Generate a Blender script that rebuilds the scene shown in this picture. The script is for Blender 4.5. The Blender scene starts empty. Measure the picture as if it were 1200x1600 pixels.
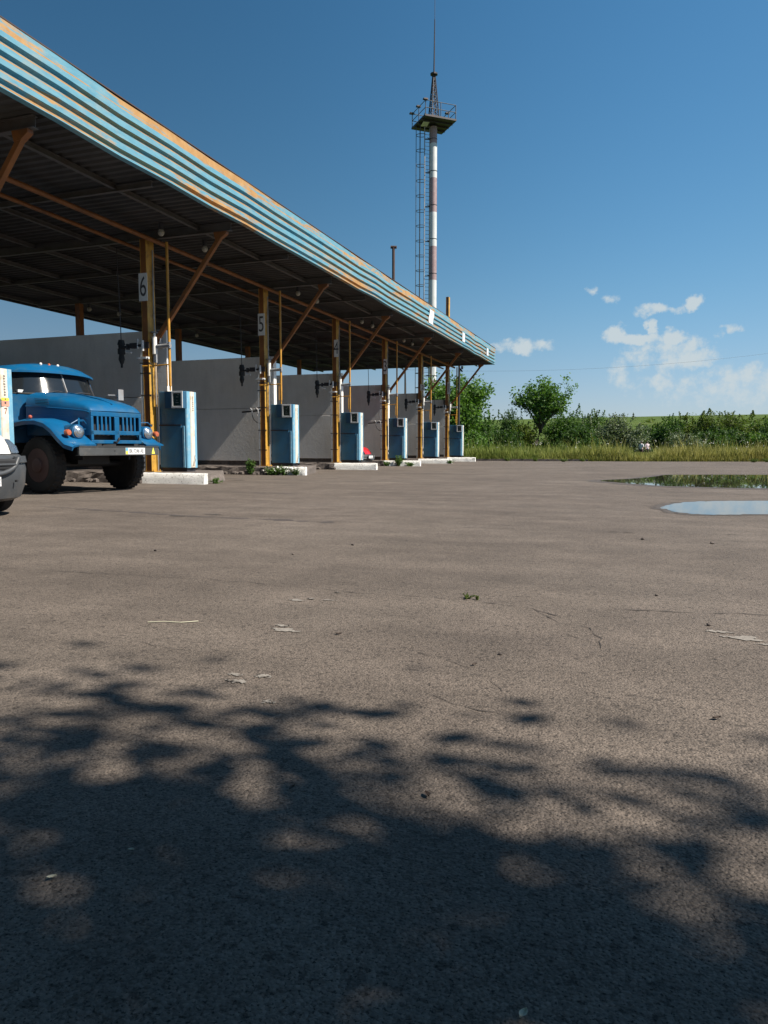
import bpy, bmesh, math, random
import numpy as np
from mathutils import Vector, Matrix, Euler
C = bpy.context.scene
COL = C.collection
R = math.radians
# ------------------------------------------------------------------ camera, world, sun, exposure
CAM_H = 0.8807; YAW = 0.3388; PITCH = 0.0878; FPX = 1145.2355
cd = bpy.data.cameras.new('camera'); cam = bpy.data.objects.new('camera', cd); COL.objects.link(cam)
cam.location = (0, 0, CAM_H); cam.rotation_euler = (math.pi/2-PITCH, 0, YAW)
cd.sensor_fit = 'VERTICAL'; cd.sensor_height = 36; cd.lens = 36*FPX/1600
cd.clip_start = 0.05; cd.clip_end = 6000
C.camera = cam
SUN_EL = R(47); SUN_AZ = R(-1.8)          # azimuth measured from +X towards +Y
w = bpy.data.worlds.new('World'); C.world = w; w.use_nodes = True
nt = w.node_tree; N = nt.nodes; Lk = nt.links; N.clear()
def wn(t, **k):
    n = N.new(t)
    for a, v in k.items(): setattr(n, a, v)
    return n
def wm(op, a, b=None, c=None):
    n = wn('ShaderNodeMath', operation=op)
    for i, v in enumerate((a, b, c)):
        if v is None: continue
        if isinstance(v, (int, float)): n.inputs[i].default_value = v
        else: Lk.new(v, n.inputs[i])
    return n.outputs[0]
sky = wn('ShaderNodeTexSky', sky_type='NISHITA'); sky.sun_disc = False
sky.sun_elevation = SUN_EL; sky.sun_rotation = math.pi/2-SUN_AZ
sky.altitude = 0; sky.air_density = 1.0; sky.dust_density = 0.25; sky.ozone_density = 1.6
tc = wn('ShaderNodeTexCoord')
sx = wn('ShaderNodeSeparateXYZ'); Lk.new(tc.outputs['Generated'], sx.inputs[0])
azi = wm('MULTIPLY', wm('ARCTAN2', sx.outputs[0], sx.outputs[1]), 57.29578)
ele = wm('MULTIPLY', wm('ARCSINE', sx.outputs[2]), 57.29578)
nz = wn('ShaderNodeTexNoise'); nz.inputs['Scale'].default_value = 42; nz.inputs['Detail'].default_value = 8; nz.inputs['Roughness'].default_value = .6
Lk.new(tc.outputs['Generated'], nz.inputs['Vector'])
nz2 = wn('ShaderNodeTexNoise'); nz2.inputs['Scale'].default_value = 62; nz2.inputs['Detail'].default_value = 10; nz2.inputs['Roughness'].default_value = .62
Lk.new(tc.outputs['Generated'], nz2.inputs['Vector'])
cn = wn('ShaderNodeSeparateXYZ'); Lk.new(nz.outputs['Color'], cn.inputs[0])
azd = wm('ADD', azi, wm('MULTIPLY', wm('SUBTRACT', cn.outputs[0], .5), 1.9))
eld = wm('ADD', ele, wm('MULTIPLY', wm('SUBTRACT', cn.outputs[1], .5), 1.35))
CLOUDS = [(-2.15, 8.23, .76, .59, 1), (-.67, 7.8, 1.49, .36, .95), (.31, 8.65, .35, .58, .95), (1.8, 7.86, .77, .57, 1), (2.67, 7.06, .84, .44, .8), (3.25, 6.28, 1.41, .66, .9), (1.11, 6.56, 3.17, 1.16, .6), (-1.81, 5.34, .72, 1.29, .65), (1.21, 4.56, .73, .68, .7), (.36, 9.79, 1.29, .35, .75), (1.65, 9.8, .93, .3, .7), (3.03, 10.14, .62, .43, .95), (-3.9, 11.45, .41, .31, .7), (-2.53, 10.76, .63, .31, .65), (5.64, 8.24, .64, .3, .55), (4.72, 7.83, .33, .26, .4), (-8.7, 7.58, 1.98, .47, .75), (6.59, 4.38, 2.35, 1.48, .6), (3.1, 4.51, 3.69, 1.79, .42), (7.51, 6.07, .97, .43, .3), (-14.25, 7.49, .98, .38, .2)]
acc = None
for (a0, e0, sa, se, st) in CLOUDS:
    da = wm('MULTIPLY', wm('SUBTRACT', azd, a0), 1/(sa*1.5)); de = wm('MULTIPLY', wm('SUBTRACT', eld, e0), 1/(se*1.5))
    r2 = wm('ADD', wm('MULTIPLY', da, da), wm('MULTIPLY', de, de))
    v = wm('MULTIPLY', wm('MAXIMUM', wm('SUBTRACT', 1.0, r2), 0.0), st)
    acc = v if acc is None else wm('MAXIMUM', acc, v)
dens = wm('ADD', wm('MULTIPLY', acc, 1.05), wm('MULTIPLY', wm('SUBTRACT', nz2.outputs['Fac'], .5), 1.7))
dens = wm('MULTIPLY', dens, wm('MINIMUM', wm('MULTIPLY', acc, 6.0), 1.0))
mr = wn('ShaderNodeMapRange', interpolation_type='SMOOTHSTEP'); Lk.new(dens, mr.inputs[0])
mr.inputs[1].default_value = .20; mr.inputs[2].default_value = .85; mr.inputs[3].default_value = 0; mr.inputs[4].default_value = .92
sr = wn('ShaderNodeSeparateXYZ'); Lk.new(sky.outputs[0], sr.inputs[0]); cr = wn('ShaderNodeCombineXYZ')   # deepen the blue as the camera saw it
side = wn('ShaderNodeMapRange', interpolation_type='SMOOTHSTEP'); Lk.new(sx.outputs[0], side.inputs[0]); side.inputs[1].default_value = -.75; side.inputs[2].default_value = .1; side.inputs[3].default_value = .56; side.inputs[4].default_value = 1
for i_, (k_, g_, lim) in enumerate(((.40, 1.4, 5.0), (.80, 1.10, 5.8), (.98, 1.03, 8.5))):
    v_ = wm('MULTIPLY', wm('POWER', sr.outputs[i_], g_), k_); q_ = wm('DIVIDE', v_, lim)
    v_ = wm('DIVIDE', v_, wm('SQRT', wm('ADD', wm('MULTIPLY', q_, q_), 1.0)))         # soft shoulder near the horizon
    Lk.new(wm('MULTIPLY', v_, side.outputs[0]), cr.inputs[i_])
tint = cr
mx = wn('ShaderNodeMixRGB'); Lk.new(mr.outputs[0], mx.inputs[0]); Lk.new(tint.outputs[0], mx.inputs[1]); mx.inputs[2].default_value = (4.1, 4.65, 4.9, 1)
bg = wn('ShaderNodeBackground'); bg.inputs[1].default_value = 0.0758; Lk.new(mx.outputs[0], bg.inputs[0])
wo = wn('ShaderNodeOutputWorld'); Lk.new(bg.outputs[0], wo.inputs[0])
sl = bpy.data.lights.new('sun', 'SUN'); sl.energy = 5.0; sl.angle = R(0.7); sl.color = (1.0, .92, .81)
so = bpy.data.objects.new('sun', sl); COL.objects.link(so)
sv = Vector((math.cos(SUN_EL)*math.cos(SUN_AZ), math.cos(SUN_EL)*math.sin(SUN_AZ), math.sin(SUN_EL)))
so.rotation_euler = sv.to_track_quat('Z', 'Y').to_euler(); so.location = (30, 0, 40)
C.view_settings.view_transform = 'Standard'; C.view_settings.look = 'None'
C.view_settings.exposure = 0.9; C.view_settings.gamma = 1
C.cycles.max_bounces = 6

# ------------------------------------------------------------------ helpers: mesh builder
class MB:
    def __init__(s): s.v = []; s.f = []; s.m = []
    def add(s, vs, fs, mi=0):
        o = len(s.v); s.v += [tuple(map(float, p)) for p in vs]
        for f in fs: s.f.append(tuple(i+o for i in f)); s.m.append(mi)
    def box(s, c, d, mi=0, rot=None):
        x, y, z = [q/2 for q in d]
        vs = [Vector((a*x, b*y, e*z)) for a in (-1, 1) for b in (-1, 1) for e in (-1, 1)]
        if rot is not None: vs = [rot @ p for p in vs]
        vs = [p+Vector(c) for p in vs]
        s.add(vs, [(0, 1, 3, 2), (4, 6, 7, 5), (0, 4, 5, 1), (2, 3, 7, 6), (0, 2, 6, 4), (1, 5, 7, 3)], mi)
    def bb(s, lo, hi, mi=0):
        s.box([(a+b)/2 for a, b in zip(lo, hi)], [abs(b-a) for a, b in zip(lo, hi)], mi)
    def tube(s, p0, p1, r0, r1=None, n=10, mi=0, cap=True):
        r1 = r0 if r1 is None else r1
        p0, p1 = Vector(p0), Vector(p1); d = (p1-p0).normalized(); q = d.to_track_quat('Z', 'Y')
        vs = []
        for p, r in ((p0, r0), (p1, r1)):
            for i in range(n):
                a = 2*math.pi*i/n; vs.append(p+q @ Vector((r*math.cos(a), r*math.sin(a), 0)))
        fs = [(i, (i+1) % n, n+(i+1) % n, n+i) for i in range(n)]
        if cap: fs += [tuple(range(n))[::-1], tuple(range(n, 2*n))]
        s.add(vs, fs, mi)
    def path(s, pts, r, n=8, mi=0):
        pts = [Vector(p) for p in pts]; rings = []
        rr = r if isinstance(r, (list, tuple)) else [r]*len(pts)
        for i, p in enumerate(pts):
            d = (pts[min(i+1, len(pts)-1)]-pts[max(i-1, 0)]).normalized()
            up = Vector((0, 0, 1)) if abs(d.z) < .95 else Vector((1, 0, 0))
            a = d.cross(up).normalized(); b = a.cross(d)
            rings.append([p+rr[i]*(math.cos(2*math.pi*k/n)*a+math.sin(2*math.pi*k/n)*b) for k in range(n)])
        s.loft(rings, mi=mi)
    def beam(s, p0, p1, w, h, mi=0):
        p0, p1 = Vector(p0), Vector(p1); d = p1-p0; q = d.to_track_quat('X', 'Z')
        s.box((p0+p1)/2, (d.length, w, h), mi, q.to_matrix())
    def ibeam(s, p0, p1, w, h, t=.012, mi=0):
        p0, p1 = Vector(p0), Vector(p1); d = p1-p0; q = d.to_track_quat('X', 'Z').to_matrix(); c = (p0+p1)/2
        u = q @ Vector((0, 0, 1))
        s.box(c+u*(h-t)/2, (d.length, w, t), mi, q); s.box(c-u*(h-t)/2, (d.length, w, t), mi, q); s.box(c, (d.length, t, h-2*t), mi, q)
    def loft(s, rings, closed=True, cap=True, mi=0):
        n = len(rings[0]); vs = [p for r in rings for p in r]; fs = []
        for i in range(len(rings)-1):
            for k in range(n if closed else n-1):
                a = i*n+k; b = i*n+(k+1) % n; fs.append((a, b, b+n, a+n))
        if cap and closed: fs += [tuple(range(n))[::-1], tuple(range((len(rings)-1)*n, len(rings)*n))]
        s.add(vs, fs, mi)
    def lathe(s, prof, origin=(0, 0, 0), axis='Z', n=24, mi=0):
        rings = []
        for r, h in prof:
            ring = []
            for k in range(n):
                a = 2*math.pi*k/n; c, d = r*math.cos(a), r*math.sin(a)
                p = {'Z': (c, d, h), 'X': (h, c, d), 'Y': (d, h, c)}[axis]
                ring.append((p[0]+origin[0], p[1]+origin[1], p[2]+origin[2]))
            rings.append(ring)
        s.loft(rings, mi=mi)
    def prism(s, poly, axis, a, b, mi=0):
        """poly in the plane of the two other axes, extruded from a to b"""
        def P(q, h): return {'X': (h, q[0], q[1]), 'Y': (q[0], h, q[1]), 'Z': (q[0], q[1], h)}[axis]
        s.loft([[P(q, a) for q in poly], [P(q, b) for q in poly]], mi=mi)
    def sphere(s, c, r, n=12, mi=0, sc=(1, 1, 1)):
        rings = []
        for i in range(n//2+1):
            t = math.pi*i/(n//2); z = -math.cos(t); q = max(math.sin(t), .02)
            rings.append([(c[0]+sc[0]*r*q*math.cos(2*math.pi*k/n), c[1]+sc[1]*r*q*math.sin(2*math.pi*k/n), c[2]+sc[2]*r*z) for k in range(n)])
        s.loft(rings, mi=mi)
def obj(name, mb, mats, parent=None, smooth=False, bevel=0, loc=None, fix=True):
    me = bpy.data.meshes.new(name); me.from_pydata(mb.v, [], mb.f)
    for m in (mats if isinstance(mats, (list, tuple)) else [mats]): me.materials.append(m)
    if any(mb.m): me.polygons.foreach_set('material_index', mb.m)
    if fix:
        bm = bmesh.new(); bm.from_mesh(me); bmesh.ops.recalc_face_normals(bm, faces=bm.faces); bm.to_mesh(me); bm.free()
    o = bpy.data.objects.new(name, me); COL.objects.link(o)
    if parent is not None: o.parent = parent
    if loc is not None: o.location = loc
    if smooth:
        me.polygons.foreach_set('use_smooth', [True]*len(me.polygons))
        if smooth is not True: me.set_sharp_from_angle(angle=R(smooth))
    if bevel:
        b = o.modifiers.new('edge', 'BEVEL'); b.width = bevel; b.segments = 2; b.limit_method = 'ANGLE'; b.angle_limit = R(40)
    return o
def npobj(name, V, F, mats, parent=None):
    """fast mesh of quads from arrays"""
    me = bpy.data.meshes.new(name); k = F.shape[1]
    me.vertices.add(len(V)); me.vertices.foreach_set('co', np.ascontiguousarray(V, np.float32).ravel())
    me.loops.add(F.size); me.loops.foreach_set('vertex_index', np.ascontiguousarray(F, np.int32).ravel())
    me.polygons.add(len(F)); me.polygons.foreach_set('loop_start', np.arange(0, F.size, k, dtype=np.int32))
    me.polygons.foreach_set('loop_total', np.full(len(F), k, np.int32)); me.update(calc_edges=True)
    for m in (mats if isinstance(mats, (list, tuple)) else [mats]): me.materials.append(m)
    o = bpy.data.objects.new(name, me); COL.objects.link(o)
    if parent is not None: o.parent = parent
    return o
def tag(o, label=None, cat=None, group=None, kind=None):
    if label: o['label'] = label
    if cat: o['category'] = cat
    if group: o['group'] = group
    if kind: o['kind'] = kind
    return o
def thing(name, label, cat, loc=(0, 0, 0), rz=0, group=None, scale=1):
    o = bpy.data.objects.new(name, None); COL.objects.link(o); o.empty_display_size = .2
    o.location = loc; o.rotation_euler = (0, 0, rz); o.scale = (scale,)*3
    return tag(o, label, cat, group)
def copy_tree(o, parent=None):
    c = o.copy(); COL.objects.link(c)
    if parent is not None: c.parent = parent
    for ch in list(o.children): copy_tree(ch, c)
    return c
def text_mesh(txt, size, depth, mat, name, parent, loc, rot, sx=1.0, offset=0.0):
    cu = bpy.data.curves.new(name, 'FONT'); cu.body = txt; cu.size = size; cu.extrude = depth; cu.align_x = 'CENTER'; cu.align_y = 'CENTER'; cu.offset = offset
    t = bpy.data.objects.new(name+'_curve', cu); COL.objects.link(t)
    bpy.context.view_layer.update()
    me = bpy.data.meshes.new_from_object(t.evaluated_get(bpy.context.evaluated_depsgraph_get()))
    bpy.data.objects.remove(t); me.materials.clear(); me.materials.append(mat)
    o = bpy.data.objects.new(name, me); COL.objects.link(o); o.parent = parent
    o.location = loc; o.rotation_euler = rot; o.scale = (sx, 1, 1)
    return o

# ------------------------------------------------------------------ helpers: materials
def newmat(name):
    m = bpy.data.materials.new(name); m.use_nodes = True; nt = m.node_tree
    b = nt.nodes['Principled BSDF']
    def n(t, **k):
        q = nt.nodes.new(t)
        for a, v in k.items(): setattr(q, a, v)
        return q
    return m, nt, b, n, nt.links.new
def noise(n, L, coord, scale, detail=4, rough=.55, stretch=None):
    t = n('ShaderNodeTexNoise'); t.inputs['Scale'].default_value = scale; t.inputs['Detail'].default_value = detail; t.inputs['Roughness'].default_value = rough
    if stretch:
        mp = n('ShaderNodeMapping'); mp.inputs['Scale'].default_value = stretch; L(coord, mp.inputs[0]); coord = mp.outputs[0]
    L(coord, t.inputs['Vector']); return t.outputs['Fac']
def ramp(n, L, fac, stops):
    r = n('ShaderNodeValToRGB'); e = r.color_ramp.elements
    while len(e) < len(stops): e.new(.5)
    for q, (p, c) in zip(e, stops): q.position = p; q.color = (c[0], c[1], c[2], 1) if not isinstance(c, (int, float)) else (c, c, c, 1)
    L(fac, r.inputs[0]); return r.outputs[0]
def mixc(n, L, fac, a, b, mode='MIX'):
    m = n('ShaderNodeMixRGB', blend_type=mode)
    for i, v in enumerate((fac, a, b)):
        if isinstance(v, (int, float)): m.inputs[i].default_value = v if i == 0 else (v, v, v, 1)
        elif isinstance(v, tuple): m.inputs[i].default_value = (*v, 1)
        else: L(v, m.inputs[i])
    return m.outputs[0]
def bump(n, L, b, h, strength, dist=.01):
    q = n('ShaderNodeBump'); q.inputs['Strength'].default_value = strength; q.inputs['Distance'].default_value = dist
    L(h, q.inputs['Height']); L(q.outputs[0], b.inputs['Normal']); return q
def paint(name, col, rough=.5, metallic=0, var=.25, scale=3.0, dirt=None, dirt_amt=.5, dirt_scale=2.5, bumps=0, bscale=40, stretch=None, coat=0):
    """a base colour with uneven tone, worn or dirty patches and a slight bump"""
    m, nt, b, n, L = newmat(name)
    co = n('ShaderNodeTexCoord').outputs['Object']
    f = noise(n, L, co, scale, 5, .6, stretch)
    lo = tuple(c*(1-var) for c in col); hi = tuple(min(1, c*(1+var)) for c in col)
    c = ramp(n, L, f, [(.3, lo), (.7, hi)])
    if dirt:
        g = ramp(n, L, noise(n, L, co, dirt_scale, 8, .65, stretch), [(.5, 0.0), (.68, dirt_amt)])
        c = mixc(n, L, g, c, dirt)
    L(c, b.inputs['Base Color']); b.inputs['Roughness'].default_value = rough; b.inputs['Metallic'].default_value = metallic
    if coat: b.inputs['Coat Weight'].default_value = coat; b.inputs['Specular IOR Level'].default_value = .35
    if bumps: bump(n, L, b, noise(n, L, co, bscale, 4), bumps, .006)
    return m
M = {}
M['steel_dark'] = paint('dark_steel', (.035, .035, .04), .55, .3, dirt=(.10, .05, .03))
M['grey_metal'] = paint('grey_metal', (.28, .29, .30), .5, .3, dirt=(.2, .12, .07))
M['black'] = paint('black_rubber', (.015, .015, .016), .6)
M['rubber'] = paint('tyre_rubber', (.014, .013, .012), .9, dirt=(.05, .04, .033), dirt_amt=.5, bumps=.4)
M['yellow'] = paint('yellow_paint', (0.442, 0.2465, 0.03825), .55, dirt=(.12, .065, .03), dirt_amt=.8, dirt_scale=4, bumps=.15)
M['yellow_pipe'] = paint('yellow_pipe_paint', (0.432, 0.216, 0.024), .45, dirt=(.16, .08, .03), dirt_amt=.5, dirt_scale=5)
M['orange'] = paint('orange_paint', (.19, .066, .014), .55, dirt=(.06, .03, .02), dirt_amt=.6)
M['white'] = paint('white_paint', (.72, .71, .67), .5, var=.08, dirt=(.30, .25, .2), dirt_amt=.4, dirt_scale=4)
M['sign_white'] = paint('sign_white', (.62, .63, .63), .5, var=.06, dirt=(.35, .32, .30), dirt_amt=.3)
M['cream'] = paint('cream_paint', (0.629, 0.5695, 0.476), .5, var=.07, dirt=(.33, .22, .13), dirt_amt=.5, dirt_scale=5)
M['ink'] = paint('sign_ink', (.05, .05, .055), .6)
M['rust_ink'] = paint('brown_ink', (.20, .05, .03), .6)
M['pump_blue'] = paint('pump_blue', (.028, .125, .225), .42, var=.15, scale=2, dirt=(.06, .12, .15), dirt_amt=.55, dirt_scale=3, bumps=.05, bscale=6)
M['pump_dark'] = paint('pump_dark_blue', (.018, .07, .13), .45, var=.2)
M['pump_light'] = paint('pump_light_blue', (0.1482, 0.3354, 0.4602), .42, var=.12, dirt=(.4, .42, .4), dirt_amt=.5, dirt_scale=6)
M['truck_blue'] = paint('truck_blue', (0.0016, 0.08, 0.196), .42, var=.18, scale=1.5, dirt=(.035, .095, .15), dirt_amt=.6, dirt_scale=3.5, coat=.06, bumps=.02, bscale=5)
M['truck_grey'] = paint('bumper_grey', (0.0465, 0.0496, 0.05084), .55, dirt=(.2, .17, .14), dirt_amt=.5)
M['rim'] = paint('rusty_rim', (.075, .036, .030), .75, var=.3, dirt=(.05, .04, .035))
M['chrome'] = paint('bright_metal', (.6, .6, .6), .18, 1.0, var=.05)
M['lens_orange'] = paint('amber_lens', (.42, .11, .05), .25)
M['lens_red'] = paint('red_lens', (.35, .08, .05), .25)
M['lens_white'] = paint('pale_lens', (.7, .68, .62), .2, var=.05)
M['van_white'] = paint('van_white', (0.612, 0.612, 0.595), .3, var=.04, coat=.3)
M['bumper_plastic'] = paint('bumper_plastic', (0.044, 0.048, 0.0528), .5, var=.1, scale=1.2, dirt=(.13, .12, .11), dirt_amt=.35, bumps=.15, bscale=150)
M['red_car'] = paint('red_paint', (0.4, 0.0144, 0.0176), .3, var=.06, coat=.4)
M['rust'] = paint('rust_brown', (.055, .030, .022), .8, dirt=(.03, .02, .02))
M['globe'] = paint('frosted_globe', (.30, .28, .23), .35, var=.1)
M['skin'] = paint('skin', (.45, .27, .19), .6); M['hair'] = paint('hair', (.025, .018, .014), .6)
M['shirt_white'] = paint('white_shirt', (.6, .6, .61), .8, var=.05); M['shirt_pink'] = paint('pink_top', (.56, .45, .48), .8, var=.08)
M['trouser_dark'] = paint('dark_trousers', (.06, .03, .035), .8); M['bag_maroon'] = paint('maroon_cloth', (.16, .035, .05), .8)
M['plate_yellow'] = paint('plate_yellow', (.72, .58, .06), .5, var=.05)
M['plate_blue'] = paint('plate_blue', (.10, .33, .45), .5, var=.05)
M['triangle'] = paint('sticker_yellow', (.72, .70, .10), .5, var=.08)
def glass_dark(name, col=(.012, .015, .018)):
    m, nt, b, n, L = newmat(name); b.inputs['Base Color'].default_value = (*col, 1); b.inputs['Roughness'].default_value = .04
    b.inputs['IOR'].default_value = 1.5; b.inputs['Specular IOR Level'].default_value = .6
    co = n('ShaderNodeTexCoord').outputs['Object']
    L(ramp(n, L, noise(n, L, co, 3, 6), [(.3, .03), (.75, .16)]), b.inputs['Roughness']); return m
M['glass'] = glass_dark('tinted_glass'); M['screen'] = glass_dark('display_glass', (.02, .035, .025))
def headlamp_glass():
    m, nt, b, n, L = newmat('headlamp_glass'); b.inputs['Base Color'].default_value = (.55, .57, .58, 1); b.inputs['Metallic'].default_value = .9; b.inputs['Roughness'].default_value = .22
    co = n('ShaderNodeTexCoord').outputs['Object']; wv = n('ShaderNodeTexWave'); wv.inputs['Scale'].default_value = 30; L(co, wv.inputs[0]); bump(n, L, b, wv.outputs['Fac'], .5, .01); return m
M['lamp'] = headlamp_glass()
# asphalt: old grey-brown surface with open aggregate, patches, stains
def asphalt():
    m, nt, b, n, L = newmat('old_asphalt'); co = n('ShaderNodeTexCoord').outputs['Object']
    big = noise(n, L, co, .35, 6, .6); mid = noise(n, L, co, 2.2, 6, .65); fine = noise(n, L, co, 90, 3, .6)
    streak = noise(n, L, co, 1.1, 7, .65, (.35, 1.6, 1))
    c = ramp(n, L, big, [(.25, (0.0994, 0.0798, 0.0651)), (.5, (0.1281, 0.1043, 0.0854)), (.75, (0.1554, 0.1288, 0.1071))])
    c = mixc(n, L, .7, c, ramp(n, L, mid, [(.25, .66), (.7, 1.2)]), 'MULTIPLY')
    c = mixc(n, L, .75, c, ramp(n, L, streak, [(.3, .70), (.68, 1.17)]), 'MULTIPLY')
    v = n('ShaderNodeTexVoronoi'); v.inputs['Scale'].default_value = 120; L(co, v.inputs['Vector'])
    v2 = n('ShaderNodeTexVoronoi'); v2.inputs['Scale'].default_value = 55; L(co, v2.inputs['Vector'])
    g = ramp(n, L, v.outputs['Color'], [(.1, .66), (.9, 1.34)])
    c = mixc(n, L, .85, c, g, 'MULTIPLY')
    sp = ramp(n, L, v2.outputs['Color'], [(.80, 1.0), (.9, .55)])
    c = mixc(n, L, .8, c, sp, 'MULTIPLY')
    pit = ramp(n, L, noise(n, L, co, 38, 4, .7), [(.36, .35), (.45, 1.0)])
    c = mixc(n, L, .85, c, pit, 'MULTIPLY')
    pit2 = ramp(n, L, noise(n, L, co, 135, 3, .6), [(.36, .10), (.44, 1.0)]); c = mixc(n, L, .9, c, pit2, 'MULTIPLY')
    gr2 = ramp(n, L, noise(n, L, co, 75, 3, .6), [(.60, 0.0), (.72, .28)]); c = mixc(n, L, gr2, c, (.21, .188, .163))
    oil = ramp(n, L, noise(n, L, co, .55, 7, .7), [(.60, 1.0), (.74, .62)]); c = mixc(n, L, .8, c, oil, 'MULTIPLY')
    lite = ramp(n, L, noise(n, L, co, 7, 8, .75), [(.66, 0.0), (.78, .5)]); c = mixc(n, L, lite, c, (.21, .188, .165))
    L(c, b.inputs['Base Color']); b.inputs['Roughness'].default_value = .86; b.inputs['Specular IOR Level'].default_value = .3
    h = n('ShaderNodeMath', operation='ADD'); L(ramp(n, L, v.outputs['Distance'], [(0, 1.0), (.75, 0.0)]), h.inputs[0])
    h2 = n('ShaderNodeMath', operation='MULTIPLY'); h2.inputs[1].default_value = 2.2; L(noise(n, L, co, 38, 4, .7), h2.inputs[0]); L(h2.outputs[0], h.inputs[1])
    h3 = n('ShaderNodeMath', operation='ADD'); L(h.outputs[0], h3.inputs[0]); L(fine, h3.inputs[1])
    bump(n, L, b, h3.outputs[0], .7, .004); return m
M['asphalt'] = asphalt()
def soil():
    m, nt, b, n, L = newmat('meadow_soil'); co = n('ShaderNodeTexCoord').outputs['Object']
    c = ramp(n, L, noise(n, L, co, .05, 8, .65), [(.3, (.055, .090, .020)), (.55, (.070, .105, .024)), (.75, (.090, .112, .032))])
    c = mixc(n, L, .6, c, ramp(n, L, noise(n, L, co, .6, 8, .7), [(.3, .6), (.7, 1.3)]), 'MULTIPLY')
    L(c, b.inputs['Base Color']); b.inputs['Roughness'].default_value = .95; b.inputs['Specular IOR Level'].default_value = .1
    bump(n, L, b, noise(n, L, co, 2, 8, .7), .8, .3); return m
M['soil'] = soil()
def leafmat(name, cols, trans=.35):
    m, nt, b, n, L = newmat(name); geo = n('ShaderNodeNewGeometry'); co = n('ShaderNodeTexCoord').outputs['Object']
    c = ramp(n, L, geo.outputs['Random Per Island'], [(0, cols[0]), (.55, cols[1]), (1, cols[2])])
    c = mixc(n, L, .5, c, ramp(n, L, noise(n, L, co, 1.3, 3), [(.3, .65), (.7, 1.35)]), 'MULTIPLY')
    d = n('ShaderNodeBsdfTranslucent'); L(mixc(n, L, 1, c, (1.3, 1.5, .6), 'MULTIPLY'), d.inputs[0])
    L(c, b.inputs['Base Color']); b.inputs['Roughness'].default_value = .55; b.inputs['Specular IOR Level'].default_value = .25
    mxs = n('ShaderNodeMixShader'); mxs.inputs[0].default_value = trans; out = nt.nodes['Material Output']
    L(b.outputs[0], mxs.inputs[1]); L(d.outputs[0], mxs.inputs[2]); L(mxs.outputs[0], out.inputs[0]); return m
M['leaf_bright'] = leafmat('leaf_bright', ((0.0525, 0.1125, 0.02), (0.08, 0.1562, 0.03), (0.1187, 0.2, 0.045)))
M['leaf_mid'] = leafmat('leaf_mid', ((0.04, 0.085, 0.0175), (0.0625, 0.1225, 0.025), (0.0975, 0.1562, 0.04)))
M['leaf_dark'] = leafmat('leaf_dark', ((0.025, 0.0575, 0.0137), (0.0425, 0.085, 0.02), (0.0675, 0.115, 0.03)))
M['leaf_grey'] = leafmat('leaf_silver', ((.085, .115, .062), (.125, .155, .09), (.17, .20, .135)), .25)
M['leaf_olive'] = leafmat('leaf_olive', ((0.0525, 0.0825, 0.015), (0.0875, 0.1225, 0.025), (0.125, 0.1525, 0.04)))
def grassmat():
    m, nt, b, n, L = newmat('tall_grass'); geo = n('ShaderNodeNewGeometry'); co = n('ShaderNodeTexCoord'); ob = co.outputs['Object']
    sep = n('ShaderNodeSeparateXYZ'); L(ob, sep.inputs[0])
    dry = n('ShaderNodeMapRange'); L(sep.outputs[0], dry.inputs[0]); dry.inputs[1].default_value = -7; dry.inputs[2].default_value = 3; dry.inputs[3].default_value = .0; dry.inputs[4].default_value = .42
    a = n('ShaderNodeMath', operation='ADD'); L(dry.outputs[0], a.inputs[0])
    s = n('ShaderNodeMath', operation='MULTIPLY'); s.inputs[1].default_value = .8; L(noise(n, L, ob, .25, 5, .6), s.inputs[0]); L(s.outputs[0], a.inputs[1])
    f = ramp(n, L, a.outputs[0], [(.35, 0.0), (.95, 1.0)])
    gr = ramp(n, L, geo.outputs['Random Per Island'], [(0, (.10, .15, .018)), (.6, (.165, .215, .032)), (1, (.24, .26, .06))])
    dr = ramp(n, L, geo.outputs['Random Per Island'], [(0, (.18, .17, .03)), (.6, (.28, .255, .055)), (1, (.38, .33, .11))])
    c = mixc(n, L, f, gr, dr); L(c, b.inputs['Base Color']); b.inputs['Roughness'].default_value = .7
    d = n('ShaderNodeBsdfTranslucent'); L(c, d.inputs[0]); mxs = n('ShaderNodeMixShader'); mxs.inputs[0].default_value = .35
    L(b.outputs[0], mxs.inputs[1]); L(d.outputs[0], mxs.inputs[2]); L(mxs.outputs[0], nt.nodes['Material Output'].inputs[0]); return m
M['grass'] = grassmat()
M['bark'] = paint('bark', (.045, .035, .027), .9, var=.35, scale=8, bumps=.6, bscale=25)
def water():
    m, nt, b, n, L = newmat('puddle_water'); b.inputs['Base Color'].default_value = (.035, .030, .024, 1); b.inputs['Roughness'].default_value = .015; b.inputs['IOR'].default_value = 1.45
    b.inputs['Specular IOR Level'].default_value = .75
    co = n('ShaderNodeTexCoord').outputs['Object']; bump(n, L, b, noise(n, L, co, 1.5, 2), .006, .05); return m
M['water'] = water()
M['wet'] = paint('wet_asphalt', (.062, .050, .042), .85, var=.4, scale=12, bumps=.4, bscale=90)
M['crack'] = paint('crack_dark', (0.04125, 0.03375, 0.0285), .95, var=.4, scale=30)
M['dark_brown'] = paint('dark_brown_grit', (0.0525, 0.042, 0.0371), .9, var=.35, scale=8, bumps=.4, bscale=90)
M['stain'] = paint('pale_stain', (0.1972, 0.1769, 0.1537), .9, var=.25, scale=40, bumps=.4, bscale=90)
M['concrete'] = paint('rough_concrete', (0.108, 0.09, 0.0792), .92, var=.4, scale=10, dirt=(.07, .055, .045), dirt_amt=.7, dirt_scale=7, bumps=.9, bscale=45)
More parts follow.
